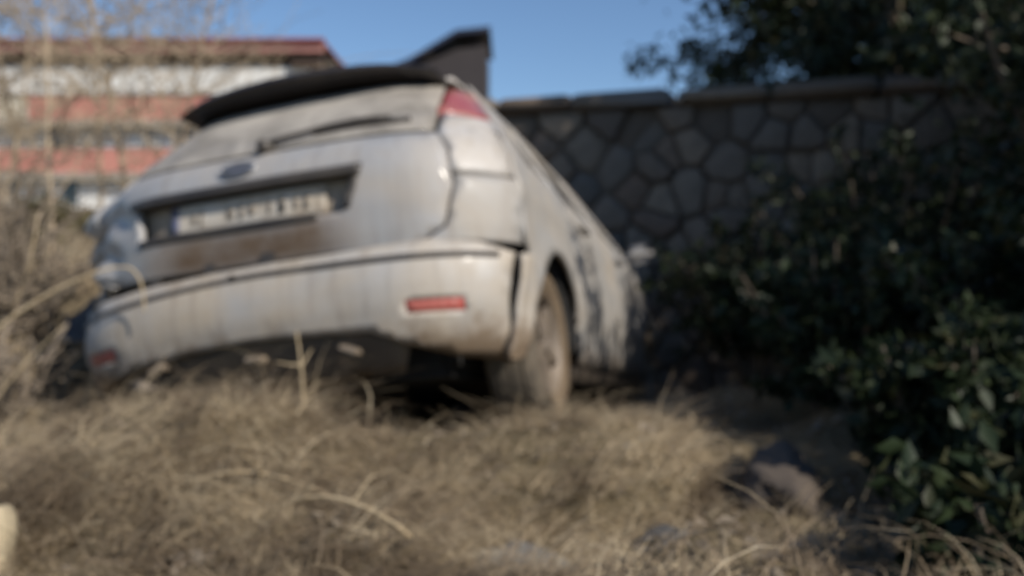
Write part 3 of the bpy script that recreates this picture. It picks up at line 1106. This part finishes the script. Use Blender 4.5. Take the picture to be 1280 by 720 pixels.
def stone_wall():
    t = empty('stone_wall', (NOSE.x, NOSE.y, 0), (0, 0, math.atan2(RGT.y, RGT.x)))
    tag(t, 'rough brown stone boundary wall in shade in front of the car nose', 'wall')
    mortar = simple('old_mortar', (0.15, 0.125, 0.10), (0.10, 0.085, 0.07), 9, 0.95, bmp=.6)
    stone_m, nt, b, out = new_mat('wall_stone')
    oi = nt.nodes.new('ShaderNodeObjectInfo')
    r = ramp(nt, oi.outputs['Random'], [(0, (.10, .08, .065)), (.3, (.19, .15, .115)), (.55, (.12, .11, .10)), (.8, (.25, .20, .15)), (1, (.16, .11, .08))])
    n = noise_node(nt, 9, 8, .65)
    c = mixcol(nt, ramp(nt, n.outputs['Fac'], [(.35, 0.), (.7, .6)]).outputs[0], r.outputs[0], (.085, .075, .06))
    nt.links.new(c, b.inputs['Base Color'])
    b.inputs['Roughness'].default_value = .92
    bump(nt, b, n.outputs['Fac'], .6, .02)
    L0, L1, HT = -1.0, 4.6, 2.72
    MB().box(((L0 + L1) / 2, .30, HT / 2), (L1 - L0, .50, HT)).build('wall_core', mortar, t)
    rr = random.Random(5)
    # rubble face: uneven polygonal stones, each a solid of its own
    pts = []
    z, row = .11, 0
    while z < HT:
        x = L0 + rr.uniform(0, .3)
        while x < L1:
            pts.append((x + rr.uniform(-.09, .09), z + rr.uniform(-.07, .07)))
            x += rr.choice((.16, .22, .28, .36, .44)) * rr.uniform(.85, 1.15)
        z += .195
        row += 1
    for (px, pz) in pts:
        poly = [(px - .4, pz - .3), (px + .4, pz - .3), (px + .4, pz + .3), (px - .4, pz + .3)]
        near = sorted(((qx - px) ** 2 + (qz - pz) ** 2, qx, qz) for qx, qz in pts if (qx, qz) != (px, pz))[:14]
        cuts = [((px + qx) / 2, (pz + qz) / 2, qx - px, qz - pz) for _, qx, qz in near]
        cuts += [(L0, 0, -1, 0), (L1, 0, 1, 0), (0, 0, 0, -1), (0, HT, 0, 1)]
        for (mx, mz, nx_, nz_) in cuts:
            outp = []
            for k in range(len(poly)):
                a, b2 = poly[k], poly[(k + 1) % len(poly)]
                da = (a[0] - mx) * nx_ + (a[1] - mz) * nz_
                db = (b2[0] - mx) * nx_ + (b2[1] - mz) * nz_
                if da <= 0: outp.append(a)
                if da * db < 0:
                    t_ = da / (da - db)
                    outp.append((a[0] + (b2[0] - a[0]) * t_, a[1] + (b2[1] - a[1]) * t_))
            poly = outp
            if len(poly) < 3: break
        if len(poly) < 3: continue
        cx = sum(p[0] for p in poly) / len(poly); cz = sum(p[1] for p in poly) / len(poly)
        n = len(poly)
        dep = rr.uniform(.01, .10)
        sm = MB()
        for (f, yy) in ((.955, .09), (.955, -dep * .4), (.84, -dep), (.45, -dep - .012)):
            for p in poly:
                sm.v.append(((p[0] - cx) * f, yy + rr.uniform(-.006, .006), (p[1] - cz) * f))
        for r_ in range(3):
            for k in range(n):
                k2 = (k + 1) % n
                sm.f.append((r_ * n + k, r_ * n + k2, (r_ + 1) * n + k2, (r_ + 1) * n + k))
        sm.f.append(tuple(3 * n + k for k in range(n)))
        o = sm.build('stone', stone_m, t, autosmooth=45)
        o.location = (cx, .05, cz)
    meshes = []
    for k in range(4):
        bm = bmesh.new()
        bmesh.ops.create_cube(bm, size=1.0)
        bmesh.ops.bevel(bm, geom=bm.edges[:], offset=.09, segments=1, affect='EDGES')
        for v in bm.verts:
            q = v.co * 2.1 + Vector((k * 7.3, 0, 0))
            v.co += Vector((noise.noise(q), noise.noise(q + Vector((5, 3, 1))), noise.noise(q + Vector((1, 8, 2))))) * .10
        me = bpy.data.meshes.new('cap_stone')
        bm.to_mesh(me); bm.free()
        me.materials.append(stone_m)
        sharp_by_angle(me, 50)
        meshes.append(me)
    x = L0 - .05
    while x < L1:
        w = rr.uniform(.5, .8)
        o = bpy.data.objects.new('cap_stone', rr.choice(meshes))
        col.objects.link(o); o.parent = t
        o.scale = (w * .97, .66, .13)
        o.location = (x + w / 2, .27, HT + .066)
        o.rotation_euler = (rr.uniform(-.02, .02), rr.uniform(-.02, .02), 0)
        x += w


stone_wall()


# ------------------------------------------------------------------ vegetation
def bezier_path(p, d, L, n, droop, wob, rr):
    pts = [Vector(p)]
    d = Vector(d).normalized()
    for i in range(n):
        d = (d + Vector((rr.uniform(-wob, wob), rr.uniform(-wob, wob), rr.uniform(-wob, wob) + droop))).normalized()
        pts.append(pts[-1] + d * (L / n))
    return pts


bark_pale = simple('pale_dry_bark', (0.46, 0.365, 0.25), (0.28, 0.21, 0.14), 14, 0.9)
bark_grey = simple('grey_bark', (0.17, 0.135, 0.10), (0.09, 0.07, 0.055), 12, 0.95, bmp=.4)
dry_leaf = island_mat('dry_leaf', [(.40, .29, .17), (.29, .20, .115), (.48, .37, .23), (.22, .16, .09)], .8, .25)
straw = island_mat('straw', [(.60, .48, .315), (.48, .38, .245), (.35, .27, .175), (.68, .57, .40), (.50, .395, .26), (.22, .165, .11)], .7, .28, .3, (4.2, (.155, .112, .072)))
evergreen = island_mat('evergreen_leaf', [(.016, .026, .012), (.024, .036, .015), (.012, .019, .010), (.032, .044, .018), (.018, .03, .013), (.05, .046, .02)], .5, .10, .25)


def bare_tree(name, base, h, lean, label, group, seed, twigs=26, r0=.028, mat=None, leaves=0):
    rr = random.Random(seed)
    z = H(*base)
    t = empty(name, (base[0], base[1], z))
    tag(t, label, 'tree', group)
    mat = mat or bark_pale
    trunk = bezier_path((0, 0, -.08), (lean[0], lean[1], 1), h, 12, .012, .125, rr)
    n = len(trunk)
    MB().tube(trunk, [r0 * .72 * (1 - .85 * i / (n - 1)) for i in range(n)], 7).build('trunk', mat, t, True)
    mb = MB()
    lv = []
    for k in range(twigs):
        u = rr.uniform(.18, 1.0)
        i = min(n - 2, int(u * (n - 1)))
        p = trunk[i].lerp(trunk[i + 1], rr.random())
        a = rr.uniform(0, 2 * PI)
        L = h * rr.uniform(.16, .42) * (1.15 - .6 * u)
        br = bezier_path(p, (math.cos(a), math.sin(a), rr.uniform(.1, 1.3)), L, 6, -.03, .24, rr)
        rb = r0 * .33 * (1.1 - .6 * u)
        mb.tube(br, [rb * (1 - .8 * j / 6) for j in range(7)], 4, False)
        for m in range(rr.randint(4, 8)):
            j = rr.randint(1, 5)
            a2 = rr.uniform(0, 2 * PI)
            tw = bezier_path(br[j], (math.cos(a2), math.sin(a2), rr.uniform(.2, 1.4)), L * rr.uniform(.25, .6), 4, .0, .25, rr)
            mb.tube(tw, [rb * .55, rb * .45, rb * .35, rb * .28, rb * .2], 3, False)
            lv.append(tw[-1]); lv.append(tw[2])
    cr = mb.build('crown', mat, t, False, recalc=False)
    if leaves:
        v, l = [], []
        for k in range(leaves):
            p = rr.choice(lv) + Vector((rr.gauss(0, .05), rr.gauss(0, .05), rr.gauss(0, .05)))
            a = Vector((rr.gauss(0, 1), rr.gauss(0, 1), rr.gauss(0, 1))).normalized()
            b = a.cross(Vector((rr.gauss(0, 1), rr.gauss(0, 1), rr.gauss(0, 1)))).normalized()
            s = rr.uniform(.015, .035)
            i = len(v)
            v += [p - a * s, p + b * s * .5, p + a * s, p - b * s * .5]
            l += [i, i + 1, i + 2, i + 3]
        link('dry_leaves', fast_mesh('dry_leaves', np.array([tuple(q) for q in v]), 4, l), dry_leaf, cr)
    return t


G_SAP = 'bare saplings on the left bank'
sap = [((-2.75, 5.3), 3.0, (.05, 0), 3, 26, .020, 'bare pale sapling rising beside the car tail, nearest the crumpled corner'),
       ((-3.35, 6.0), 3.6, (.02, .0), 4, 30, .024, 'bare forked pale sapling in front of the red balconies'),
       ((-3.9, 6.6), 3.4, (.16, .0), 8, 26, .022, 'leaning bare sapling bent towards the car in front of the apartment block'),
       ((-3.05, 7.2), 4.6, (-.03, 0), 12, 44, .030, 'tallest bare sapling with a dense head of fine twigs against the sky'),
       ((-5.2, 8.0), 4.2, (.10, 0), 15, 30, .028, 'slanting grey-tan sapling at the outer edge of the left bank'),
       ((-4.2, 7.4), 4.4, (.02, .05), 19, 36, .028, 'straight bare sapling between the leaning sapling and the tallest one'),
       ((-2.65, 6.9), 4.3, (.06, 0), 41, 64, .024, 'densest bare sapling, its twigs spreading over the balconies towards the spoiler'),
       ((-3.6, 7.8), 4.9, (.08, 0), 43, 60, .028, 'bushy-headed bare sapling rising behind the forked one'),
       ((-2.35, 6.4), 3.1, (-.06, 0), 23, 22, .018, 'thin bare sapling just behind the spoiler end of the car')]
for (b, h, ln, sd, tw, r0, lab) in sap:
    bare_tree('bare_sapling', b, h, ln, lab, G_SAP, sd, tw, r0)
bare_tree('brown_leaved_tree', (-6.4, 9.0), 5.2, (.10, 0), 'small tree keeping brown dry leaves high against the sky', None, 31, 46, .05, bark_grey, 900)


def shrub(name, base, r, h, label, cat, group, seed, stems, leaves, mat_leaf, mat_stem, leaf=.03, z=None, sink=.05, clumps=18):
    """twiggy bush: stems, then leaf clumps of separate small leaves"""
    rr = random.Random(seed)
    rg = np.random.default_rng(seed)
    t = empty(name, (base[0], base[1], H(*base) if z is None else z))
    tag(t, label, cat, group)
    mb = MB()
    tips = []
    for k in range(stems):
        a = rr.uniform(0, 2 * PI)
        u = rr.random() ** .6
        p0 = (math.cos(a) * r * .12, math.sin(a) * r * .12, -sink)
        L = h * rr.uniform(.7, 1.08)
        br = bezier_path(p0, (math.cos(a) * u * r / h * 1.1, math.sin(a) * u * r / h * 1.1, 1), L, 6, -.015, .13, rr)
        mb.tube(br, [.006 + .010 * h * (1 - j / 6) * .7 for j in range(7)], 4, False)
        tips += br[2:]
        for m in range(4):
            j = rr.randint(2, 5)
            a2 = rr.uniform(0, 2 * PI)
            tw = bezier_path(br[j], (math.cos(a2), math.sin(a2), rr.uniform(-.1, 1.0)), L * rr.uniform(.15, .4), 4, -.01, .25, rr)
            mb.tube(tw, [.005, .0045, .004, .003, .002], 3, False)
            tips += tw[1:]
    mb.build('stem', mat_stem, t, False, recalc=False)
    if leaves:
        P = np.array([tuple(q) for q in tips])
        c = P[rg.integers(0, len(P), leaves)] + rg.normal(0, .055 * max(r, .4), (leaves, 3))
        c[:, 2] = np.maximum(c[:, 2], .01)
        link('foliage', leaf_mesh(c, leaf, rg), mat_leaf, t)
    return t


def leaf_mesh(c, size, rg):
    n = len(c)
    a = rg.normal(0, 1, (n, 3)); a /= np.linalg.norm(a, axis=1)[:, None]
    b = np.cross(a, rg.normal(0, 1, (n, 3))); b /= np.linalg.norm(b, axis=1)[:, None]
    nn = np.cross(a, b)
    s = (size * rg.uniform(.6, 1.3, n))[:, None]
    v = np.stack([c - a * s, c + b * s * .42 + nn * s * .15, c + a * s, c - b * s * .42 + nn * s * .15], 1).reshape(-1, 3)
    idx = np.arange(n)[:, None] * 4
    tri = np.concatenate([idx, idx + 1, idx + 2, idx, idx + 2, idx + 3], 1).ravel()
    return fast_mesh('foliage', v, 3, tri)


brush_bark = simple('brush_bark', (0.27, 0.215, 0.16), (0.15, 0.12, 0.09), 14, 0.9)
brush_leaf = island_mat('brown_brush_leaf', [(.24, .19, .14), (.15, .12, .085), (.34, .28, .21), (.10, .08, .055)], .85, .15)
# dry bushes on the left bank and the slope below the apartment block
G_DB = 'dry bushes on the left bank'
for i, (b, r, h, st, lv, lab) in enumerate([
        ((-2.30, 4.15), .40, .55, 46, 900, 'pale tangled dry bush pressed against the crumpled car corner'),
        ((-2.75, 4.6), .50, .62, 44, 800, 'straw coloured dry bush uphill of the black sheet standing in for a dark hollow'),
        ((-3.5, 5.4), .60, .60, 44, 1600, 'brown twiggy bush at the foot of the forked sapling'),
        ((-2.15, 3.35), .34, .36, 40, 700, 'low pale dry bush in the hollow below the crumpled car corner'),
        ((-2.02, 3.36), .26, .62, 34, 260, 'thin grey-brown brush standing up against the crumpled car corner'),
        ((-4.6, 7.0), .80, .70, 44, 2200, 'wide brown bush under the straight sapling')]):
    shrub('dry_bush', b, r, h, lab, 'bush', G_DB, 100 + i, st, lv, brush_leaf, brush_bark, .02)
olive = island_mat('olive_dry_leaf', [(.10, .095, .045), (.17, .135, .07), (.075, .075, .038), (.21, .17, .095)], .8, .2)
rr0 = random.Random(44)
for i in range(11):
    b = (-7.5 - i * 1.25 + rr0.uniform(-.8, .8), 13 + (i * 7 % 5) * 4.2 + rr0.uniform(-1, 1))
    shrub('slope_shrub', b, rr0.uniform(1.0, 1.5), rr0.uniform(.8, 1.3), 'half-bare olive brown shrub on the slope below the apartment block', 'bush',
          'shrubs on the slope', 200 + i, 30, 2600, olive, bark_grey, .07, sink=.2)


# evergreen trees and bushes added to darken and shade the right side
def added_evergreen(base, h, r, label, group, seed, leaves=26000, leaf=.075, low=.12):
    rr = random.Random(seed)
    rg = np.random.default_rng(seed)
    z = H(*base)
    t = empty('added_evergreen', (base[0], base[1], z))
    tag(t, label, 'tree', group)
    tr = bezier_path((0, 0, -.15), (0, 0, 1), h * .92, 9, .02, .05, rr)
    mb = MB().tube(tr, [.16 * (1 - .88 * i / 9) for i in range(10)], 9)
    limbs = []
    for k in range(34):
        u = rr.uniform(low, .95)
        i = min(8, int(u * 9))
        p = tr[i].lerp(tr[i + 1], u * 9 - i)
        a = k * 2.4 + rr.uniform(-.4, .4)
        L = r * (1.08 - .75 * abs(u - .35) ** 1.1) * rr.uniform(.75, 1.1)
        br = bezier_path(p, (math.cos(a), math.sin(a), rr.uniform(.0, .5)), L, 5, .03, .12, rr)
        mb.tube(br, [.045 * (1 - .8 * j / 5) for j in range(6)], 5, False)
        limbs += br[1:]
        for m in range(3):
            j = rr.randint(2, 5)
            a2 = a + rr.uniform(-1.2, 1.2)
            tw = bezier_path(br[j], (math.cos(a2), math.sin(a2), rr.uniform(-.2, .6)), L * .4, 3, .0, .2, rr)
            mb.tube(tw, [.014, .011, .008, .005], 4, False)
            limbs += tw[1:]
    mb.build('trunk', bark_grey, t, True, recalc=False)
    P = np.array([tuple(q) for q in limbs])
    pick = rg.integers(0, len(P), leaves)
    spread = rg.uniform(.10, .30, len(P))[pick][:, None]
    c = P[pick] + rg.normal(0, 1, (leaves, 3)) * spread * np.array([1, 1, .75])
    c[:, 2] = np.maximum(c[:, 2], .03)
    link('crown', leaf_mesh(c, leaf, rg), evergreen, t)
    return t


G_EV = 'added evergreens darkening the right'
for i, (b, h, r, lv, lab) in enumerate([
        ((3.9, 9.2), 8.0, 1.9, 30000, 'added tall dark evergreen behind the stone wall, nearest the car'),
        ((6.4, 9.8), 8.5, 2.2, 30000, 'added tall dark evergreen behind the stone wall, farther from the car'),
        ((5.0, 12.5), 10.5, 2.4, 26000, 'added highest dark evergreen standing well behind the stone wall'),
        ((5.4, 4.3), 7.0, 2.0, 30000, 'added broad dark evergreen out of view, shading the stone wall'),
        ((3.6, 5.0), 4.6, 1.15, 24000, 'added young dark evergreen close in front of the stone wall')]):
    added_evergreen(b, h, r, lab, G_EV, 300 + i, lv, .075 if i != 4 else .05, .04 if i in (4,) else .12)
G_EB = 'evergreen bushes beside the car'  # bushes added as dark fill and to shade the ground and car flank
for i, (b, r, h, lv, lab) in enumerate([
        ((1.95, 4.45), .60, 1.25, 9000, 'added dark evergreen bush beside the front door of the car'),
        ((2.45, 3.10), .75, 2.15, 14000, 'added dark evergreen bush shading the car flank, out from the rear wheel'),
        ((1.75, 2.75), .48, .85, 9000, 'added low dark evergreen bush at the edge of the dry grass'),
        ((2.75, 2.25), .80, 2.1, 11000, 'added large dark evergreen bush shading the rear wheel, farthest out from the car tail'),
        ((1.22, 2.25), .40, .55, 8000, 'added low spreading dark evergreen bush on the bare ground by the rocks'),
        ((1.02, 1.62), .34, .34, 7000, 'added lowest dark evergreen bush, sprawling beyond the rocks'),
        ((1.25, 3.35), .36, .80, 7000, 'added narrow dark evergreen bush next to the rear wheel'),
        ((1.45, 5.25), .42, 1.0, 6000, 'added small dark evergreen bush at the foot of the stone wall')]):
    shrub('added_evergreen_bush', b, r, h, lab, 'bush', G_EB, 400 + i, 34, lv, evergreen, bark_grey, .035)


# ------------------------------------------------------------------ dry grass
def car_clear(x, y, m=0.0):
    l = CAR_I @ Vector((x, y, car_plane(x, y)))
    return not (abs(l.x) < .93 + m and .10 - m < l.y < 4.5)


def grass():
    rr = random.Random(77)
    tuss = []
    while len(tuss) < 760:
        y = rr.uniform(.95, 4.2)
        x = rr.uniform(-.88 * y - .4, min(1.0, .62 * y + .2))
        if not car_clear(x, y):
            continue
        if rr.random() > (1.0 if y < 3.2 else .5):
            continue
        f1 = noise.voronoi(Vector((x * 2.9 + .15 * nz(x, y, 5, 2), y * 2.9, 0.3)))[0][0]
        if f1 > .60 and rr.random() < .75:
            continue
        if nz(x, y, 1.9, 6.0) < -.26 or (x < -.8 and y < 2.1 and rr.random() < .8) or (math.hypot((x + 1.62) / .85, y - 3.0) < .46):
            continue
        if x > .25 and rr.random() < .45 + .5 * (x - .25):
            continue
        tuss.append((x, y, rr.uniform(.6, 1.35)))
    # big tussocks forming the mound right behind the bumper
    for (x, y, s) in ((-1.12, 2.58, 1.7), (-.85, 2.48, 1.6), (-1.2, 2.30, 1.5), (-.55, 2.55, 1.5), (-.25, 2.45, 1.5), (-1.0, 2.15, 1.7), (-.65, 2.0, 1.6), (-.35, 1.95, 1.4), (.1, 2.35, 1.3)):
        for k in range(4):
            tuss.append((x + rr.uniform(-.12, .12), y + rr.uniform(-.12, .12), s))
    V, F = [], []
    nseg = 5
    rg = np.random.default_rng(5)
    base_i = 0
    hcache = {}
    for (tx, ty, s) in tuss:
        n = int(130 * s * s) if s < 1.4 else int(190 * s)
        n = min(n, 330)
        tz = H(tx, ty)
        flow = nz(tx, ty, .8, 4.0) * 5.0
        ang = rg.uniform(0, 2 * PI, n)
        # combed partly along a local flow so that the tangle swirls
        ang = np.where(rg.random(n) < .45, flow + rg.normal(0, .5, n), ang)
        r0 = .13 * s * np.sqrt(rg.random(n))
        a0 = rg.uniform(0, 2 * PI, n)
        L = s * rg.uniform(.07, .24, n)
        pitch = rg.uniform(-.05, .95, n)
        up = rg.random(n) < .05
        pitch = np.where(up, rg.uniform(.9, 1.4, n), pitch)
        curl = rg.normal(0, 1.5, n)
        droop = rg.uniform(.7, 2.4, n)
        w = rg.uniform(.0008, .0024, n)
        p = np.stack([tx + r0 * np.cos(a0), ty + r0 * np.sin(a0), np.full(n, tz - .015)], 1)
        pts = [p.copy()]
        for k in range(nseg):
            t = (k + .5) / nseg
            el_ = pitch - droop * t
            a = ang + curl * t
            d = np.stack([np.cos(a) * np.cos(el_), np.sin(a) * np.cos(el_), np.sin(el_)], 1)
            p = p + d * (L / nseg)[:, None]
            p[:, 2] = np.maximum(p[:, 2], tz - .05)
            pts.append(p.copy())
        side = np.stack([-np.sin(ang + 1.0), np.cos(ang + 1.0), rg.uniform(-.4, .4, n)], 1)
        arr = []
        for k, q in enumerate(pts):
            ww = (w * (1 - .75 * k / nseg))[:, None]
            arr.append(q - side * ww); arr.append(q + side * ww)
        A = np.stack(arr, 1)            # n, 2*(nseg+1), 3
        m = 2 * (nseg + 1)
        V.append(A.reshape(-1, 3))
        idx = base_i + np.arange(n)[:, None] * m
        for k in range(nseg):
            F.append(np.concatenate([idx + 2 * k, idx + 2 * k + 1, idx + 2 * k + 3, idx + 2 * k + 2], 1))
        base_i += n * m
    V = np.concatenate(V); F = np.concatenate(F).ravel()
    me = fast_mesh('dry_grass', V, 4, F)
    o = link('dry_grass', me, straw)
    tag(o, 'tangled dead straw coloured grass heaped behind the car', 'grass', None, 'stuff')
    # thinner grass on the bank and slope
    n = 24000
    rg = np.random.default_rng(9)
    y = 3.0 + 17 * rg.random(n) ** 1.7
    x = -rg.random(n) * (1.0 * y) - .2
    keep = [i for i in range(n) if car_clear(x[i], y[i], .02) and not (x[i] > -1.6 and y[i] < 8) and not (y[i] < 5.5 and i % 3)]
    x, y = x[keep], y[keep]
    n = len(x)
    z = np.array([H(a, b) for a, b in zip(x, y)])
    L = rg.uniform(.12, .42, n)
    a = rg.uniform(0, 2 * PI, n)
    bend = rg.uniform(.1, .8, n)
    w = rg.uniform(.002, .004, n) * (1 + y * .08)
    p0 = np.stack([x, y, z - .02], 1)
    d = np.stack([np.cos(a) * bend, np.sin(a) * bend, np.ones(n)], 1)
    p1 = p0 + d * (L * .5)[:, None]
    d2 = np.stack([np.cos(a) * bend * 2.4, np.sin(a) * bend * 2.4, .55 * np.ones(n)], 1)
    p2 = p1 + d2 * (L * .5)[:, None]
    sd = np.stack([-np.sin(a + 1), np.cos(a + 1), np.zeros(n)], 1) * w[:, None]
    A = np.stack([p0 - sd, p0 + sd, p1 + sd * .8, p1 - sd * .8, p2 + sd * .2, p2 - sd * .2], 1).reshape(-1, 3)
    idx = np.arange(n)[:, None] * 6
    q = np.concatenate([idx, idx + 1, idx + 2, idx + 3, idx + 3, idx + 2, idx + 4, idx + 5], 1).ravel()
    o = link('bank_grass', fast_mesh('bank_grass', A, 4, q), straw)
    tag(o, 'sparse dead grass growing over the left bank and slope', 'grass', None, 'stuff')


grass()

# ------------------------------------------------------------------ dead stalks, twigs and stones lying about
stalk_m = simple('dead_stalk', (0.46, 0.37, 0.24), (0.33, 0.25, 0.15), 20, 0.85)


def stalk(x, y, z, d, L, r, label, seed, droop=-.06, group=None):
    rr = random.Random(seed)
    o = empty('dead_stalk', (x, y, z))
    bpy.data.objects.remove(o)
    mb = MB()
    pts = bezier_path((0, 0, -.03), d, L, 10, droop, .05, rr)
    mb.tube(pts, [r * (1 - .6 * i / 10) for i in range(11)], 6)
    for k in range(3):
        j = rr.randint(4, 8)
        tw = bezier_path(pts[j], (rr.uniform(-1, 1), rr.uniform(-1, 1), rr.uniform(.2, 1)), L * .22, 4, -.03, .2, rr)
        mb.tube(tw, [r * .5, r * .4, r * .35, r * .3, r * .2], 4, False)
    ob = mb.build('dead_stalk', stalk_m, None, True)
    ob.location = (x, y, z)
    tag(ob, label, 'stalk', group)


G_ST = 'dead stalks in the dry grass'
for i, (x, y, d, L, r, lab, dr) in enumerate([
        (-.62, 2.62, (-.05, .0, 1), .34, .0075, 'pale upright stalk poking up under the bumper middle', -.02),
        (-1.95, 3.10, (.35, .1, 1), .62, .0060, 'slim twig leaning on the crumpled car corner', -.08),
        (-.78, 2.05, (.9, -.1, .55), .52, .0060, 'bent pale stalk arching over the top of the grass mound', -.11),
        (-.95, 1.75, (.9, .2, .30), .46, .0060, 'straight straw stalk lying across the grass mound', -.05),
        (-.20, 1.75, (-.7, .2, .6), .36, .0055, 'short hooked stalk on the bare side of the mound', -.12),
        (-1.25, 2.1, (-.4, .2, .8), .40, .0055, 'curved stalk on the shaded side of the grass mound', -.14)]):
    stalk(x, y, H(x, y) + (.06 if i else .0), d, L, r, lab, 500 + i, dr, G_ST)


def rock(x, y, s, label, seed, col1, col2, group=None, sink=.3):
    bm = bmesh.new()
    bmesh.ops.create_icosphere(bm, subdivisions=4, radius=1.0)
    for v in bm.verts:
        q = v.co.copy()
        n1 = noise.noise(q * 1.1 + Vector((seed, 0, 0)))
        n2 = noise.noise(q * 3.0 + Vector((0, seed, 0)))
        c = max(abs(q.x), abs(q.y), abs(q.z))
        n3 = noise.noise(q * 7.0 + Vector((2, seed, 0)))
        v.co = q * (.55 + .45 / max(.6, c) * .8 + .42 * n1 + .16 * abs(n2) + .05 * n3)
        v.co = Vector((v.co.x * s[0], v.co.y * s[1], v.co.z * s[2]))
    me = bpy.data.meshes.new('rock')
    bm.to_mesh(me); bm.free()
    sharp_by_angle(me, 38)
    o = link('rock', me, simple('rock_face', col1, col2, 7, .9, bmp=.5))
    o.location = (x, y, H(x, y) + s[2] * (1 - sink))
    o.rotation_euler = (random.uniform(-.2, .2), random.uniform(-.2, .2), random.uniform(0, 6))
    tag(o, label, 'rock', group)


G_R = 'rocks in the grass'
rock(-1.12, 1.86, (.06, .06, .10), 'pale yellowish rock standing at the edge of the dry grass', 1.0, (.50, .42, .28), (.36, .29, .19), G_R, .1)
rock(.08, 2.02, (.17, .10, .05), 'flat blue-grey rock at the bare end of the grass mound', 4.0, (.20, .21, .215), (.10, .105, .11), G_R, .35)
rock(.36, 1.95, (.10, .08, .05), 'small dark rock beside the flat blue-grey one', 7.0, (.10, .095, .09), (.05, .046, .042), G_R, .4)
rock(.72, 2.35, (.16, .10, .07), 'dark brown rock between the flat grey rock and the bushes', 11.0, (.09, .07, .055), (.05, .04, .032), G_R, .4)
rock(-1.62, 2.80, (.12, .09, .07), 'brown clod of earth in the hollow below the car corner', 13.0, (.12, .086, .06), (.07, .05, .036), G_R, .4)

rrk = random.Random(8)
for k, (x, y, sx) in enumerate(((-2.28, 3.75, .13), (-2.5, 3.9, .10), (-2.05, 3.55, .08), (-2.62, 4.25, .14), (-2.35, 4.35, .09), (-2.0, 3.2, .09), (-2.2, 3.05, .07))):
    rock(x, y, (sx, sx * rrk.uniform(.7, 1), sx * rrk.uniform(.5, .8)), 'pale rubble stone lying on the bank beside the crumpled car corner', 20.0 + 3 * k, (.36, .31, .25), (.20, .17, .13), 'rubble stones on the bank', .35)

tw = MB()
path = [(0, 0, -.06), (.06, .0, .22), (.16, .0, .42), (.32, .0, .57), (.52, .02, .69), (.70, .03, .75), (.76, .03, .70), (.77, .03, .58)]
for _ in range(2):      # round the bends
    path = [path[0]] + [tuple(.75 * a + .25 * b for a, b in zip(p, q)) if e == 0 else tuple(.25 * a + .75 * b for a, b in zip(p, q)) for p, q in zip(path, path[1:]) for e in (0, 1)] + [path[-1]]
tw.tube(path, list(np.linspace(.010, .003, len(path))), 6)
tw.tube([(.16, 0, .42), (.05, .05, .62), (-.02, .05, .85)], [.006, .005, .002], 5)
tw.tube([(.32, 0, .57), (.40, -.03, .74), (.44, -.04, .92)], [.005, .004, .002], 5)
ob = tw.build('dead_stalk', stalk_m, None, True)
ob.location = (-2.06, 3.08, H(-2.06, 3.08))
tag(ob, 'long pale twig arching across the crumpled car corner', 'stalk', G_ST)


def litter():
    rg = np.random.default_rng(21)
    n = 5200
    y = rg.uniform(1.0, 6.2, n)
    x = rg.uniform(-1, 1, n) * (.62 * y)
    keep = [i for i in range(n) if car_clear(x[i], y[i])]
    x, y = x[keep], y[keep]
    c = np.array([(a, b, H(a, b) + .012) for a, b in zip(x, y)])
    n = len(c)
    ang = rg.uniform(0, 2 * PI, n)
    a = np.stack([np.cos(ang), np.sin(ang), rg.normal(0, .25, n)], 1)
    b = np.stack([-np.sin(ang), np.cos(ang), rg.normal(0, .35, n)], 1)
    sz = rg.uniform(.008, .026, n)[:, None]
    up = np.array([0, 0, 1]) * sz * .3
    v = np.stack([c - a * sz, c + b * sz * .5 + up, c + a * sz, c - b * sz * .5 + up], 1).reshape(-1, 3)
    i = np.arange(n)[:, None] * 4
    o = link('leaf_litter', fast_mesh('leaf_litter', v, 3, np.concatenate([i, i + 1, i + 2, i, i + 2, i + 3], 1).ravel()), brush_leaf)
    tag(o, 'scattered dead leaves lying on the bare earth', 'leaves', None, 'stuff')


litter()
